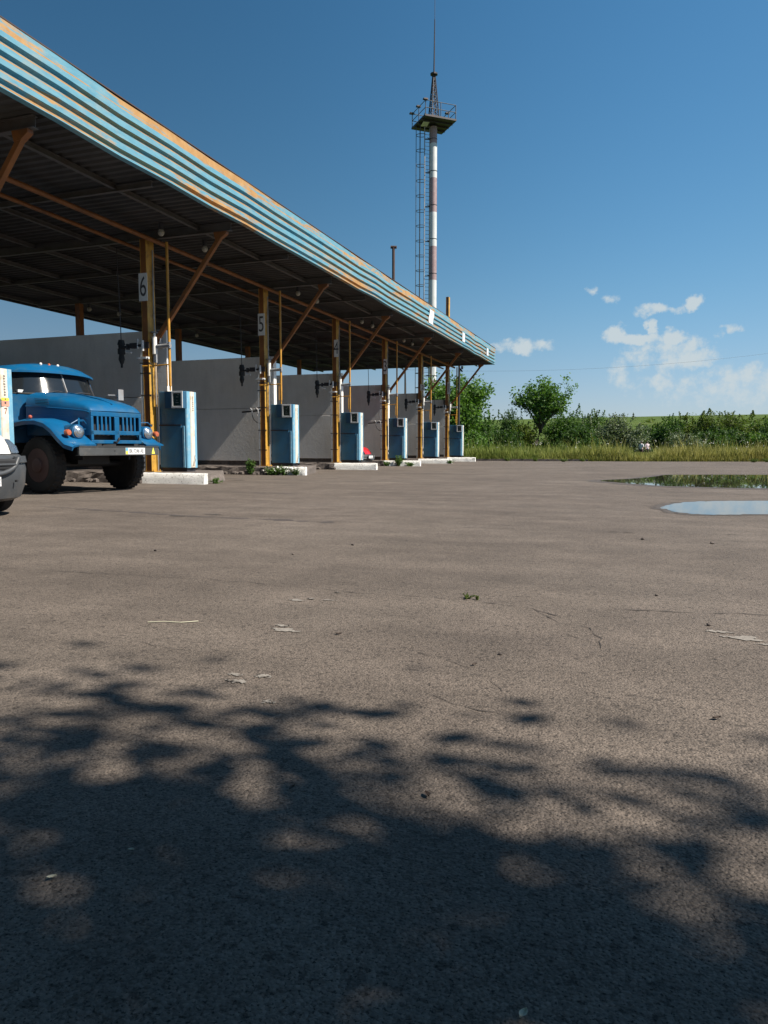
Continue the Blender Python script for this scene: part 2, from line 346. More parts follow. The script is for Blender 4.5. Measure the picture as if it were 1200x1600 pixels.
def whitewash():
    m, nt, b, n, L = newmat('whitewashed_concrete'); co = n('ShaderNodeTexCoord').outputs['Object']
    f = ramp(n, L, noise(n, L, co, 24, 8, .72), [(.36, 1.0), (.43, 0.0)])
    c = mixc(n, L, f, ramp(n, L, noise(n, L, co, 5, 5), [(.3, (.74, .73, .69)), (.7, (.86, .85, .81))]), (.22, .18, .15))
    L(c, b.inputs['Base Color']); b.inputs['Roughness'].default_value = .9; bump(n, L, b, noise(n, L, co, 26, 8, .75), 1.0, .06); return m
M['whitewash'] = whitewash()
def render_wall():
    m, nt, b, n, L = newmat('grey_render'); co = n('ShaderNodeTexCoord').outputs['Object']
    c = ramp(n, L, noise(n, L, co, .7, 8, .65), [(.3, (.62, .60, .565)), (.7, (.76, .735, .695))])
    c = mixc(n, L, .5, c, ramp(n, L, noise(n, L, co, 2.5, 6, .65, (1, 1, .25)), [(.3, .78), (.7, 1.12)]), 'MULTIPLY')
    L(c, b.inputs['Base Color']); b.inputs['Roughness'].default_value = .93; bump(n, L, b, noise(n, L, co, 14, 8, .7), .5, .02); return m
M['wall'] = render_wall()
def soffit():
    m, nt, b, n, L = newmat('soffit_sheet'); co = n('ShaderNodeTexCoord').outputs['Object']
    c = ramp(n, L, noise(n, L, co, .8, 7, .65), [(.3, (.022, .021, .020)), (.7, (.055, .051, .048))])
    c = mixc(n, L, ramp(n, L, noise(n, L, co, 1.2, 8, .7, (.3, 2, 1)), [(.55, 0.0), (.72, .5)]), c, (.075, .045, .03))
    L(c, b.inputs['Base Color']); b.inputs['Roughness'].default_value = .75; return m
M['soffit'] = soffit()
M['beam_grey'] = paint('beam_grey', (.075, .07, .066), .65, dirt=(.07, .04, .03))
def fascia_mat():
    m, nt, b, n, L = newmat('peeling_fascia'); co = n('ShaderNodeTexCoord').outputs['Object']
    sep = n('ShaderNodeSeparateXYZ'); L(co, sep.inputs[0])
    p = noise(n, L, co, 1.0, 9, .68, (1, .33, 2.6)); p2 = noise(n, L, co, 6, 6, .7, (1, .5, 2.5))
    zb = ramp(n, L, sep.outputs[2], [(.0, 0.0), (1.0, 1.0)])
    mrz = n('ShaderNodeMapRange'); L(sep.outputs[2], mrz.inputs[0]); mrz.inputs[1].default_value = 7.05; mrz.inputs[2].default_value = 7.12; mrz.inputs[3].default_value = 0; mrz.inputs[4].default_value = .088
    a = n('ShaderNodeMath', operation='ADD'); L(p, a.inputs[0]); L(mrz.outputs[0], a.inputs[1])
    s = n('ShaderNodeMath', operation='MULTIPLY_ADD'); L(p2, s.inputs[0]); s.inputs[1].default_value = .18; L(a.outputs[0], s.inputs[2])
    # rib edges worn to the orange primer
    ph = n('ShaderNodeMath', operation='FRACT'); q = n('ShaderNodeMath', operation='MULTIPLY_ADD'); L(sep.outputs[2], q.inputs[0]); q.inputs[1].default_value = 1/.205; q.inputs[2].default_value = -6.235/.205; L(q.outputs[0], ph.inputs[0])
    ed = ramp(n, L, ph.outputs[0], [(.05, 0.0), (.13, .17), (.21, .17), (.23, 0.0)])
    s2 = n('ShaderNodeMath', operation='ADD'); L(s.outputs[0], s2.inputs[0]); L(ed, s2.inputs[1])
    f = ramp(n, L, s2.outputs[0], [(.66, 0.0), (.72, 1.0)])
    blue = ramp(n, L, p2, [(.3, (0.0663, 0.2067, 0.2886)), (.7, (0.1248, 0.2886, 0.3588))])
    blue = mixc(n, L, ramp(n, L, noise(n, L, co, 2.4, 8, .7, (1, .5, 1.5)), [(.52, 0.0), (.66, .55)]), blue, (0.234, 0.2808, 0.2652))
    org = ramp(n, L, noise(n, L, co, 3, 7, .7), [(.3, (.29, .145, .042)), (.7, (.41, .25, .10))])
    L(mixc(n, L, f, blue, org), b.inputs['Base Color']); b.inputs['Roughness'].default_value = .55; return m
M['fascia'] = fascia_mat()

# ------------------------------------------------------------------ the setting: ground, yard, hill, puddles, marks
rng = np.random.default_rng(7); random.seed(7)
def grid_obj(name, xs, ys, zf, mat):
    X, Y = np.meshgrid(xs, ys); V = np.stack([X.ravel(), Y.ravel(), zf(X, Y).ravel()], 1)
    nx, ny = len(xs), len(ys); i = (np.arange(ny-1)[:, None]*nx+np.arange(nx-1)[None]).ravel()
    o = npobj(name, V, np.stack([i, i+1, i+1+nx, i+nx], 1), mat); o.data.polygons.foreach_set('use_smooth', [True]*len(o.data.polygons)); return o
def sm(t): t = np.clip(t, 0, 1); return t*t*(3-2*t)
def ground_z(X, Y):
    D = Y*math.cos(YAW)-X*math.sin(YAW)                    # distance from the yard's near edge outwards
    r = np.hypot(X, Y)
    h = 13.2*sm((r-115)/210)+.35*np.sin(X*.031+1.2)*sm((r-115)/120)+.5*np.sin(X*.012-.6)*sm((r-150)/150)+4*sm((r-500)/1500)
    return np.where(Y > 30, h, 0.0)-.03
xs = np.concatenate([np.linspace(-3000, -260, 16), np.linspace(-240, 240, 121), np.linspace(260, 3000, 16)])
ys = np.concatenate([np.linspace(-3000, -260, 12), np.linspace(-240, 480, 181), np.linspace(500, 3000, 22)])
tag(grid_obj('ground', xs, ys, ground_z, M['soil']), kind='structure')
def edge_y(x): return 49.3+.27*(x+.17)*(x > -.17)+.12*(x+.17)*(x <= -.17)
yard = MB(); ex = np.linspace(-90, 60, 301)
yard.add([(-90, -60, 0), (60, -60, 0)]+[(x, min(edge_y(x), 60)+.18*math.sin(x*2.1)+.14*math.sin(x*5.3+1)+.1*rng.normal(), 0) for x in ex[::-1]], [tuple(range(303))])
tag(obj('asphalt_yard', yard, M['asphalt'], fix=False), kind='structure')
def blob(name, pts, z, mat, jit=.05, n=10, kind='structure'):
    """irregular flat patch from an outline, smoothed and roughened"""
    P = []; m = len(pts)
    for i in range(m):
        p0, p1, p2, p3 = [np.array(pts[(i+k-1) % m], float) for k in range(4)]
        for t in np.linspace(0, 1, n, endpoint=False):
            q = .5*((2*p1)+(-p0+p2)*t+(2*p0-5*p1+4*p2-p3)*t*t+(-p0+3*p1-3*p2+p3)*t**3)
            P.append(q+rng.normal(size=2)*jit)
    mb = MB(); mb.add([(x, y, z) for x, y in P], [tuple(range(len(P)))])
    o = obj(name, mb, mat, fix=False)
    bm = bmesh.new(); bm.from_mesh(o.data); bmesh.ops.triangulate(bm, faces=bm.faces); bmesh.ops.recalc_face_normals(bm, faces=bm.faces)
    if bm.faces and sum(f.normal.z for f in bm.faces) < 0: bmesh.ops.reverse_faces(bm, faces=bm.faces)
    bm.to_mesh(o.data); bm.free(); return tag(o, kind=kind)
far_p = [(-1.05, 20.3), (-.45, 19.2), (-.1, 18.55), (.6, 17.9), (2.6, 17.6), (6, 18.2), (9, 20.5), (9, 26), (6, 27.2), (3.8, 26.4), (1.9, 25.8), (.75, 25.2), (.35, 23.6), (-.25, 21.8)]
near_p = [(.26, 11.5), (.36, 11.05), (.50, 10.6), (.85, 10.42), (1.6, 10.75), (3.2, 11.2), (4.2, 12.4), (3.4, 13.9), (2.0, 13.5), (1.2, 13.15), (.72, 12.75), (.45, 12.2)]
for nm, P in (('puddle', far_p), ('puddle', near_p)):
    c = np.mean(P, 0); W = [tuple(c+(np.array(p)-c)*np.array([1.10, 1.10])) for p in P]
    blob('wet_ground', W, .003, M['wet'], .035); blob(nm, P, .006, M['water'], .022)
def strip(name, pts, wd, mat, z=.003, step=.05, jit=.012):
    P = [np.array(p, float) for p in pts]; L = []
    for a, b in zip(P[:-1], P[1:]):
        k = max(2, int(np.linalg.norm(b-a)/step)); L += [a+(b-a)*t for t in np.linspace(0, 1, k, endpoint=False)]
    L.append(P[-1]); off = np.cumsum(rng.normal(size=(len(L), 2))*jit*.6, 0); off -= np.linspace(0, 1, len(L))[:, None]*off[-1]
    L = np.array(L)+off; T = np.gradient(L, axis=0); T /= np.linalg.norm(T, axis=1)[:, None]+1e-9; Nn = np.stack([-T[:, 1], T[:, 0]], 1)
    ww = wd*np.clip(.55+.5*rng.normal(size=len(L)), .08, 1.6); ww[0] = ww[-1] = .001
    mb = MB(); v = [(*(p+q*s/2), z) for p, q, s in zip(L, Nn, ww)]+[(*(p-q*s/2), z) for p, q, s in zip(L, Nn, ww)]; k = len(L)
    mb.add(v, [(i+k, i+k+1, i+1, i) for i in range(k-1)]); return tag(obj(name, mb, mat, fix=False), kind='structure')
for pts, wd in (([(-5.6, 3.95), (-4.37, 4.03), (-3.43, 4.13), (-2.63, 4.23), (-1.47, 4.17), (-.98, 4.14), (-.56, 4.02), (-.37, 3.84)], .014),
                ([(-.11, 4.13), (.27, 4.16), (.64, 4.23), (1.3, 4.3)], .018), ([(-2.72, 7.73), (-1.32, 7.95), (-.39, 8.02), (-.01, 7.97), (1.21, 8.22)], .022),
                ([(-.51, 3.95), (-.36, 3.70), (-.22, 3.62), (-.19, 3.50), (-.15, 3.28)], .016), ([(-.8, 2.54), (-.61, 2.39), (-.4, 2.34)], .008),
                ([(-.62, 3.6), (-.5, 3.5), (-.35, 3.52), (-.2, 3.4)], .007), ([(-2.2, 2.75), (-1.9, 2.66), (-1.62, 2.72)], .006), ([(-.95, 3.0), (-.7, 2.86), (-.5, 2.72), (-.42, 2.5)], .006),
                ([(-.39, 8.02), (-.05, 7.95)], .05)):
    strip('asphalt_crack', pts, wd*.55, M['crack'], jit=.016)
for pts, wd in (([(-11.5, 12.9), (-10.59, 12.81), (-8.16, 12.71), (-6.1, 12.57)], .16), ([(-11.57, 18.3), (-9.6, 18.05), (-8.26, 17.81), (-6.5, 17.6)], .22), ([(-8.5, 8.6), (-5.6, 8.05), (-3.4, 7.9)], .16), ([(-10.5, 24.4), (-7.5, 23.9), (-4, 23.5)], .25)):
    strip('dark_strip', pts, wd, M['dark_brown'], z=.002, step=.1, jit=.02)  # dark uneven strips lying on the yard surface
def splat(name, x, y, r, mat, z=.0035, st=(1.6, .7)):
    return blob(name, [(x+st[0]*r*math.cos(a)*(1+.35*rng.normal()), y+st[1]*r*math.sin(a)*(1+.35*rng.normal())) for a in np.linspace(0, 2*math.pi, 9, endpoint=False)], z, mat, .006, 5)
splat('pale_stain', -1.60, 3.12, .038, M['stain'])
for x, y, r in ((-1.66, 3.2, .022), (-1.86, 3.77, .03), (-1.80, 3.83, .014), (-1.68, 3.83, .02), (-1.73, 4.05, .012), (-1.47, 2.43, .02), (-1.42, 2.36, .028), (-1.36, 2.45, .018), (.46, 3.69, .06), (.58, 3.6, .04), (.36, 3.78, .03), (-1.2, 2.2, .012)):
    splat('pale_stain', x, y, r, M['stain'])
splat('pothole', -5.62, 8.0, .09, M['crack'], st=(1.5, 1)); splat('pothole', -5.3, 8.3, .05, M['crack'], st=(2.2, 1))

# ------------------------------------------------------------------ filling-station canopy
XC = -11.87; Y6 = 15.81; PX = 6.0; BAYS = {6: 0, 5: 1, 4: 2, 3: 3, 2: 4, 1: 5, 7: -1}
XF = -9.2; XR = -22.0; YA, YB = -2.0, 47.78; ZS = 6.24
canopy = thing('station_canopy', 'long corrugated canopy with peeling blue and orange edge on yellow columns', 'canopy', (0, 0, 0))
mb = MB()                                                  # fascia: horizontal trapezoid ribs
prof = [(0, ZS)]; z = ZS; pitch = .205
for i in range(5):
    prof += [(0, z+.012), (0, z+.012)] if i == 0 else []
    prof += [(-.075, z+.022), (-.075, z+.082), (0, z+.092), (0, z+pitch)]
    z += pitch
prof = [(0, ZS-.01), (0, ZS+.035)]
z = ZS+.035
for i in range(4):
    prof += [(-.085, z+.012), (-.085, z+.078), (0, z+.09), (0, z+.205+(.02 if i == 3 else 0))]; z += .205
prof += [(0, ZS+1.01), (-.03, ZS+1.01)]
back = [(-.13, ZS+1.01), (-.13, ZS-.01)]
poly = [(XF+a, b) for a, b in prof+back]
segs = np.linspace(YA, YB, 34)
rings = []
for y in segs:
    j = .012*rng.normal()
    rings.append([(a+j*.6, y, b+j) for a, b in poly])
mb.loft(rings); obj('fascia', mb, M['fascia'], canopy)
mb = MB(); mb.bb((XF-.14, YA, ZS+1.012), (XF+.012, YB+.01, ZS+1.03)); obj('edge_flashing', mb, M['rust'], canopy)
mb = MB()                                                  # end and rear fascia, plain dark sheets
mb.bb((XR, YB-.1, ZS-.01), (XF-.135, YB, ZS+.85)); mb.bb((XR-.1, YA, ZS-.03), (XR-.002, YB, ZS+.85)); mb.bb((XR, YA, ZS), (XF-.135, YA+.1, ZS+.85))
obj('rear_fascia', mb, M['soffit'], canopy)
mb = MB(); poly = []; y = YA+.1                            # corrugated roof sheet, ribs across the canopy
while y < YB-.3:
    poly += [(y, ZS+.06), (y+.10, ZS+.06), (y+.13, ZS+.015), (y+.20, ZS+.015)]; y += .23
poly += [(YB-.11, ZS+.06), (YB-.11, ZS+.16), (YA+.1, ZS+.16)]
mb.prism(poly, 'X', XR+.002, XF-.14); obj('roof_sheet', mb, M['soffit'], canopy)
for x in (-10.35, -13.6, -15.4, -17.4, -19.3, -21.3):     # purlins along the canopy
    mb = MB(); mb.ibeam((x, YA+.12, ZS-.055), (x, YB-.12, ZS-.055), .09, .10); obj('purlin', mb, M['beam_grey'], canopy)
for k in range(-3, 6):
    yc = Y6+PX*k
    mb = MB(); mb.ibeam((XR+.8, yc, ZS-.10), (XF-.25, yc, ZS-.10), .12, .20); obj('cross_beam', mb, M['beam_grey'], canopy)
    if k > -3:
        mb = MB(); mb.ibeam((XR+.8, yc-PX/2, ZS-.09), (XF-.25, yc-PX/2, ZS-.09), .08, .12); obj('cross_rail', mb, M['beam_grey'], canopy)
for x, z, rr in ((-11.55, 5.97, .055), (-12.30, 5.93, .045)):
    mb = MB(); mb.tube((x, YA+.3, z), (x, YB-1.4, z), rr, n=10); obj('pipe_run', mb, M['orange'], canopy, smooth=50)
def h_column(zt, zb=.28, wx=.18, wy=.31, t=.014):
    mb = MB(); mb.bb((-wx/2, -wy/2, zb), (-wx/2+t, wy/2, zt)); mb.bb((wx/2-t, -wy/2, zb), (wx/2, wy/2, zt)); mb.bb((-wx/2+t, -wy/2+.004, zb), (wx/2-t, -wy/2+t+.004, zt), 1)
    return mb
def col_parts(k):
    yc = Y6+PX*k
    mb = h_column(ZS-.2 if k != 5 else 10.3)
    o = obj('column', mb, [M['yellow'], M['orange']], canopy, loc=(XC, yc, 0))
    mb = MB(); mb.bb((-.17, -.17, .262), (.17, .17, .28))
    for sx in (-1, 1):
        for sy in (-1, 1): mb.tube((sx*.13, sy*.13, .28), (sx*.13, sy*.13, .32), .015, n=6)
    obj('base_plate', mb, M['yellow'], o)
    mb = MB(); mb.beam((XC+.10, yc, 3.42), (-9.68, yc, 6.0), .10, .10)
    st = obj('strut', mb, M['orange'], canopy, bevel=.006)
    mb = MB(); mb.prism([(XC+.101, 3.30), (XC+.62, 3.98), (XC+.101, 3.52)], 'Y', yc-.01, yc+.01); obj('gusset', mb, M['orange'], st)
    mb = MB(); mb.prism([(-9.56, 5.98), (-9.56, ZS-.202), (-9.90, ZS-.202), (-9.86, 5.86), (-9.72, 5.88)], 'Y', yc-.06, yc+.06); obj('shoe', mb, M['orange'], st)
for k in range(-2, 6): col_parts(k)
for k in range(-2, 6):
    mb = h_column(ZS-.2, .25, .2, .2); obj('rear_column', mb, [M['orange'], M['orange']], canopy, loc=(-19.35, Y6+PX*k, 0))

# ------------------------------------------------------------------ walls and islands
words = {7: 'seventh', 6: 'six', 5: 'five', 4: 'four', 3: 'three', 2: 'two', 1: 'one'}
isl_desc = {7: 'kerbed island mostly hidden behind the blue truck and the white van', 6: 'kerbed island with whitewashed end under the pump beside the blue truck',
            5: 'crumbling kerbed island with white flowering weeds under the second pump', 4: 'kerbed island with clean white end in front of the red car',
            3: 'weedy kerbed island with white end just beyond the red car', 2: 'kerbed island with long white end, second from the far end', 1: 'farthest kerbed island with short white end before the grass'}
wall_desc = {7: 'grey rendered wall behind the nearest pump, mostly outside the frame', 6: 'grey rendered wall directly behind the blue truck', 5: 'grey rendered wall behind the pump nearest the truck',
             4: 'grey rendered wall between the columns numbered five and four', 3: 'grey rendered wall behind the red car', 2: 'grey rendered wall second from the far end', 1: 'farthest grey rendered wall with the mast rising behind'}
wallY = {6: .89, 5: .89, 4: .89, 3: .89, 2: .89, 1: .89, 7: .89}
for b, k in BAYS.items():
    yc = Y6+PX*k
    isl = thing('pump_island', isl_desc[b], 'island', (0, yc, 0), 0, 'kerbed pump islands')
    x1 = -9.86 if b != 5 else -10.08; wl = 1.80 if b != 5 else 1.0
    if b in (2,): wl = 1.9
    yA, yB = -.74, (1.5 if b != 7 else .62)
    xs_end = -10.72 if b != 7 else -10.92
    # whitewashed kerb: lumpy edge blocks, battered sides
    def kerb(xa, xb, jit, n=14):
        rings = []
        for x in np.linspace(xa, xb, n):
            j = rng.normal(size=8)*jit
            rings.append([(x+j[6]*.3, yA-.03+j[0], -.02), (x, yA-.005+j[1], .12), (x, yA+.02+j[2], .225+j[3]*.6), (x, yA+.06, .255+j[4]*.6), (x, yA+.16, .26+j[5]*.4), (x, yA+.16, -.02)])
        return rings
    mb = MB(); mb.loft(kerb(x1-wl, x1, .007 if b != 5 else .022, 16))
    obj('white_kerb', mb, M['whitewash'], isl, smooth=50)
    mb = MB(); mb.loft(kerb(-23.0, x1-wl-.004, .03, 60)); mb.bb((-23, yA+.162, -.02), (xs_end, yB, .262)); mb.loft([[(xs_end+.002, yA+.165, -.02), (xs_end+.002, yB, -.02), (xs_end+.002, yB, .25), (xs_end+.002, yA+.165, .25)], [(x1-.05, yA+.165, -.02), (x1-.5, yB-.5, -.02), (x1-.5, yB-.5, .02), (x1-.05, yA+.165, .12)]]); obj('slab', mb, M['concrete'], isl)
    # loose lumps of broken kerb
    if b in (5, 6, 4):
        mb = MB()
        for i in range(26):
            x = x1-wl-rng.uniform(-.1, 2.6); s = rng.uniform(.03, .1); mb.sphere((x, yA-.02-rng.uniform(0, .06), s*.5), s, 6, sc=(1.2, .8, .7))
        tag(obj('broken_edge', mb, M['concrete'], isl), kind='stuff')
    wall = thing('partition_wall', wall_desc[b], 'wall', (0, yc, 0), 0, 'grey partition walls between the bays')
    for z0_, z1_ in ((.42, 2.23), (2.242, 3.98)):
        for xa_, xb_ in ((-22.6, -18.0), (-17.988, -12.0)):
            mb = MB(); mb.bb((xa_, wallY[b]+.004*(z0_ > 1), z0_), (xb_, wallY[b]+.2, z1_)); obj('panel', mb, M['wall'], wall, bevel=.008)
    mb = MB()
    for x in (-22.2, -20, -18, -16, -14, -12.4): mb.bb((x-.15, wallY[b]+.02, .25), (x+.15, wallY[b]+.18, .42))
    mb.bb((-22.5, wallY[b]+.05, .25), (-12.1, wallY[b]+.15, .42)); obj('footing', mb, M['concrete'], wall)

# ------------------------------------------------------------------ fuel pumps
pump_desc = {7: 'nearest blue fuel pump with a red figure 7 on its white stripe', 6: 'large blue fuel pump standing right of the blue truck', 5: 'blue fuel pump on the crumbling island with white flowers',
             4: 'blue fuel pump with the red car peeking out behind it', 3: 'blue fuel pump behind a green weed, third from the far end', 2: 'blue fuel pump second from the far end on a long white kerb', 1: 'farthest blue fuel pump standing against the green trees'}
def make_pump():
    t = thing('fuel_pump', 'x', 'fuel pump', (0, 0, 0), 0, 'blue fuel pumps on the islands')
    W, D, Hh = .82, .45, 2.04                              # local origin: front right corner at slab level
    mb = MB(); mb.bb((-W+.03, .04, 0), (-.05, D-.04, .10)); obj('plinth', mb, M['steel_dark'], t)
    mb = MB(); mb.bb((-W, 0, .10), (-.03, D, Hh)); obj('cabinet', mb, M['pump_blue'], t, bevel=.012)
    mb = MB(); mb.bb((-W+.012, -.018, .115), (-.155, 0, 1.17)); obj('door', mb, M['pump_blue'], t, bevel=.008)
    mb = MB(); mb.bb((-W+.006, -.03, 1.175), (-.16, -.001, 1.20)); obj('door_seam', mb, M['steel_dark'], t)
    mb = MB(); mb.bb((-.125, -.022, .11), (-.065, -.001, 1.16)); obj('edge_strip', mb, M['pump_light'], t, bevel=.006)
    h = MB(); h.bb((-.53, -.17, 1.60), (.015, -.001, Hh-.012)); ho = obj('display_housing', h, M['pump_dark'], t, bevel=.01)
    f = MB()
    for lo, hi in (((-.315, -.19, 1.605), (-.268, -.171, 2.025)), ((-.032, -.19, 1.605), (.015, -.171, 2.025)), ((-.268, -.19, 1.605), (-.032, -.171, 1.655)), ((-.268, -.19, 1.978), (-.032, -.171, 2.025))): f.bb(lo, hi)
    obj('display_frame', f, M['van_white'], ho, bevel=.005)
    s = MB(); s.bb((-.267, -.178, 1.656), (-.033, -.171, 1.977)); obj('display_screen', s, M['screen'], ho)
    s = MB()
    for x0, x1, zz in ((-.20, -.15, 1.935), (-.25, -.17, 1.88), (-.32, -.30, 1.88), (-.32, -.30, 1.82), (-.24, -.20, 1.80), (-.26, -.17, 1.74)): s.bb((x0+.07, -.1805, zz-.006), (x1+.06, -.1785, zz+.006))
    tag(obj('display_digits', s, M['grey_metal'], ho), kind='stuff')
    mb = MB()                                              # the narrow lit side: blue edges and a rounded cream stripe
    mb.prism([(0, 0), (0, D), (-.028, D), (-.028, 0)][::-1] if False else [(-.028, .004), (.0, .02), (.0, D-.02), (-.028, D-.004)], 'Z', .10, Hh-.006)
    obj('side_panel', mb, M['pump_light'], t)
    mb = MB(); yc = .235
    mb.prism([(.0005, yc-.085), (.022, yc-.07), (.032, yc), (.022, yc+.07), (.0005, yc+.085)], 'Z', .11, Hh-.01)
    st = obj('side_stripe', mb, M['cream'], t)
    mb = MB()                                              # faded marks running down the stripe
    for i in range(8): zz = 1.90-i*.048; mb.bb((.0325, yc-.018-.004*(i % 2), zz-.016), (.035, yc-.004, zz+.016)); mb.bb((.0325, yc+.004, zz-.016+.006*(i % 3)), (.035, yc+.016, zz+.012))
    obj('stripe_marks', mb, M['ink'], st)
    mb = MB(); mb.prism([(yc-.06, .14), (yc-.045, .14), (yc+.05, .42), (yc+.035, .42)], 'X', .0335, .0355); mb.prism([(yc-.02, .14), (yc-.005, .14), (yc+.065, .34), (yc+.065, .31)], 'X', .0315, .0350)
    obj('stripe_slashes', mb, M['ink'], st)
    mb = MB(); mb.tube((-W-.06, D*.5, .55), (-W, D*.5, .55), .04, n=10); mb.path([(-W-.05, D*.5, .55), (-W-.10, D*.45, .35), (-W-.06, D*.4, .16)], .018); obj('side_hose', mb, M['black'], t)
    return t
pump0 = make_pump(); ZI = .262
for i, b in enumerate((6, 5, 4, 3, 2, 1, 7)):
    p = pump0 if i == 0 else copy_tree(pump0)
    p.location = (-10.91, Y6+PX*BAYS[b]+.14+(.13 if b == 7 else 0), ZI); p['label'] = pump_desc[b]
    if b == 7:
        st = [q for q in p.children if q.name.startswith('side_panel')][0]
        stripe = [q for q in p.children if q.name.startswith('side_stripe')][0]
        text_mesh('7', .16, .001, M['rust_ink'], 'number_seven', stripe, (.036, .235, 1.27), (math.pi/2, 0, math.pi/2), .8)
        mb = MB(); mb.bb((.033, .15, 1.46), (.0345, .32, 1.51)); obj('yellow_label', mb, M['plate_yellow'], stripe)
        mb = MB(); mb.bb((.033, .15, 1.36), (.0345, .32, 1.455)); obj('pink_label', mb, paint('pink_label', (.62, .28, .20), .5), stripe)
        mb = MB(); mb.bb((.0350, .215, 1.40), (.0358, .255, 1.44)); mb.bb((.0350, .22, 1.475), (.0358, .25, 1.50)); obj('label_mark', mb, M['ink'], stripe)

# ------------------------------------------------------------------ column furniture, one set per bay
def num_name(b): return {6: 'column numbered six', 5: 'column numbered five', 4: 'column numbered four', 3: 'third column from the far end', 2: 'second column from the far end', 1: 'farthest column', 7: 'nearest column'}[b]
def make_feed():
    t = thing('feed_pipe', 'x', 'pipe', group='yellow feed pipes dropping to the pumps')
    mb = MB(); mb.tube((0, 0, 2.42), (0, 0, 5.93), .035, n=10); mb.tube((0, 0, 2.30), (0, 0, 2.42), .022, n=10); obj('pipe', mb, M['yellow_pipe'], t, smooth=50)
    mb = MB(); mb.tube((-.52, -.03, 2.93), (-.0, -.03, 2.95), .016, n=8); mb.tube((-.72, -.14, 2.92), (-.50, -.06, 2.93), .016, n=8); obj('tie_bar', mb, M['yellow_pipe'], t)
    mb = MB(); mb.tube((-.06, -.03, 2.42), (-.06, -.03, 2.95), .012, n=8); obj('impulse_line', mb, M['yellow_pipe'], t)
    mb = MB(); mb.tube((-.46, -.02, 3.40), (.05, -.02, 3.42), .05, n=10); mb.tube((.02, -.02, 3.35), (.02, -.02, 3.50), .04, n=10); obj('branch_pipe', mb, M['grey_metal'], t, smooth=50)
    return t
def make_arm():
    t = thing('hose_hanger', 'x', 'hose hanger', group='hose arms on the columns')
    mb = MB(); mb.tube((-.80, -.10, 3.42), (-.10, -.17, 3.44), .036, n=8); mb.box((-.34, -.16, 3.44), (.20, .10, .13)); mb.tube((-.56, -.12, 3.36), (-.56, -.12, 3.50), .05, n=8)
    ap = obj('arm_pipe', mb, M['steel_dark'], t)
    for q0, q1, r_ in (((-.60, -.16, 3.31), (-.42, -.17, 3.27), .028), ((-.22, -.17, 3.36), (-.22, -.17, 3.60), .026), ((-.06, -.19, 3.30), (-.06, -.19, 3.56), .035)):
        mb = MB(); mb.tube(q0, q1, r_, n=8); obj('fitting', mb, M['sign_white'], ap, smooth=50)
    mb = MB()
    for z0, z1, r0, r1 in ((3.62, 3.50, .05, .075), (3.50, 3.40, .06, .055), (3.40, 3.26, .07, .07), (3.26, 3.12, .045, .06), (3.12, 3.02, .055, .03), (3.02, 2.92, .022, .022)): mb.tube((-.82, -.05, z0), (-.82, -.05, z1), r0*1.35, r1*1.35, n=10)
    mb.tube((-.82, -.05, 3.46), (-.70, -.08, 3.42), .035, n=8); obj('breakaway_coupling', mb, M['black'], t)
    mb = MB(); mb.path([(-.82, -.05, 3.6), (-.83, -.05, 4.4), (-.86, -.05, 5.2), (-.88, -.05, 5.95)], .012, n=6); obj('hanging_hose', mb, M['steel_dark'], t)
    mb = MB(); mb.tube((.22, -.08, 3.22), (.22, -.08, 3.64), .062, n=12); mb.tube((.22, -.08, 3.64), (.22, -.08, 3.74), .03, n=10); obj('filter_bottle', mb, M['white'], t, smooth=50)
    mb = MB(); mb.tube((.15, .02, 3.02), (.15, .02, 3.45), .055, n=10); mb.lathe([(.10, 3.75), (.10, 3.77), (.03, 3.77), (.03, 3.75)], (.20, -.05, 0), n=14); mb.path([(.22, -.05, 3.77), (.30, -.03, 3.72), (.33, 0, 3.6), (.30, 0, 3.5)], .015, n=6); obj('valve', mb, M['grey_metal'], t)
    mb = MB(); mb.bb((-.24, -.20, 3.10), (.04, -.11, 3.15)); mb.tube((.0, -.16, 3.125), (.10, -.16, 3.12), .03, n=8); obj('lamp_bracket', mb, M['sign_white'], t)
    mb = MB(); mb.tube((-.125, -.03, 3.52), (-.125, -.13, 3.44), .05, n=8); mb.bb((-.105, -.165, 3.36), (.105, -.145, 3.52)); obj('clamp', mb, M['steel_dark'], t)
    return t
def make_conduit():
    t = thing('conduit', 'x', 'conduit', group='white conduits clipped to the columns')
    pts = [(-.14, -.13, z) for z in (.27, .9, 1.3)]+[(-.155, -.13, 1.5), (-.15, -.13, 1.9), (-.165, -.13, 2.3), (-.16, -.13, 3.1), (-.15, -.12, 3.3)]
    mb = MB(); mb.path(pts, .024, n=8); obj('pipe', mb, M['white'], t)
    for z in (.8, 1.45, 2.2, 2.75, 3.0):
        mb = MB(); mb.bb((-.19, -.155, z-.012), (.115, -.101, z+.012)); obj('clip', mb, M['steel_dark'], t)
    mb = MB(); mb.path([(.13, .06, .28), (.14, .05, 1.0), (.13, .05, 2.0), (.14, .05, 3.0), (.12, .05, 4.6), (.13, .05, 5.8)], .016, n=6); obj('cable', mb, M['grey_metal'], t)
    return t
def make_box():
    t = thing('junction_box', 'x', 'junction box', group='grey junction boxes on the wall ends')
    mb = MB(); mb.bb((-.12, -.12, -.24), (.12, .0, .24)); obj('case', mb, M['grey_metal'], t, bevel=.01)
    mb = MB(); mb.bb((-.09, -.135, -.20), (.09, -.1205, .20)); obj('cover', mb, M['truck_grey'], t, bevel=.006)
    return t
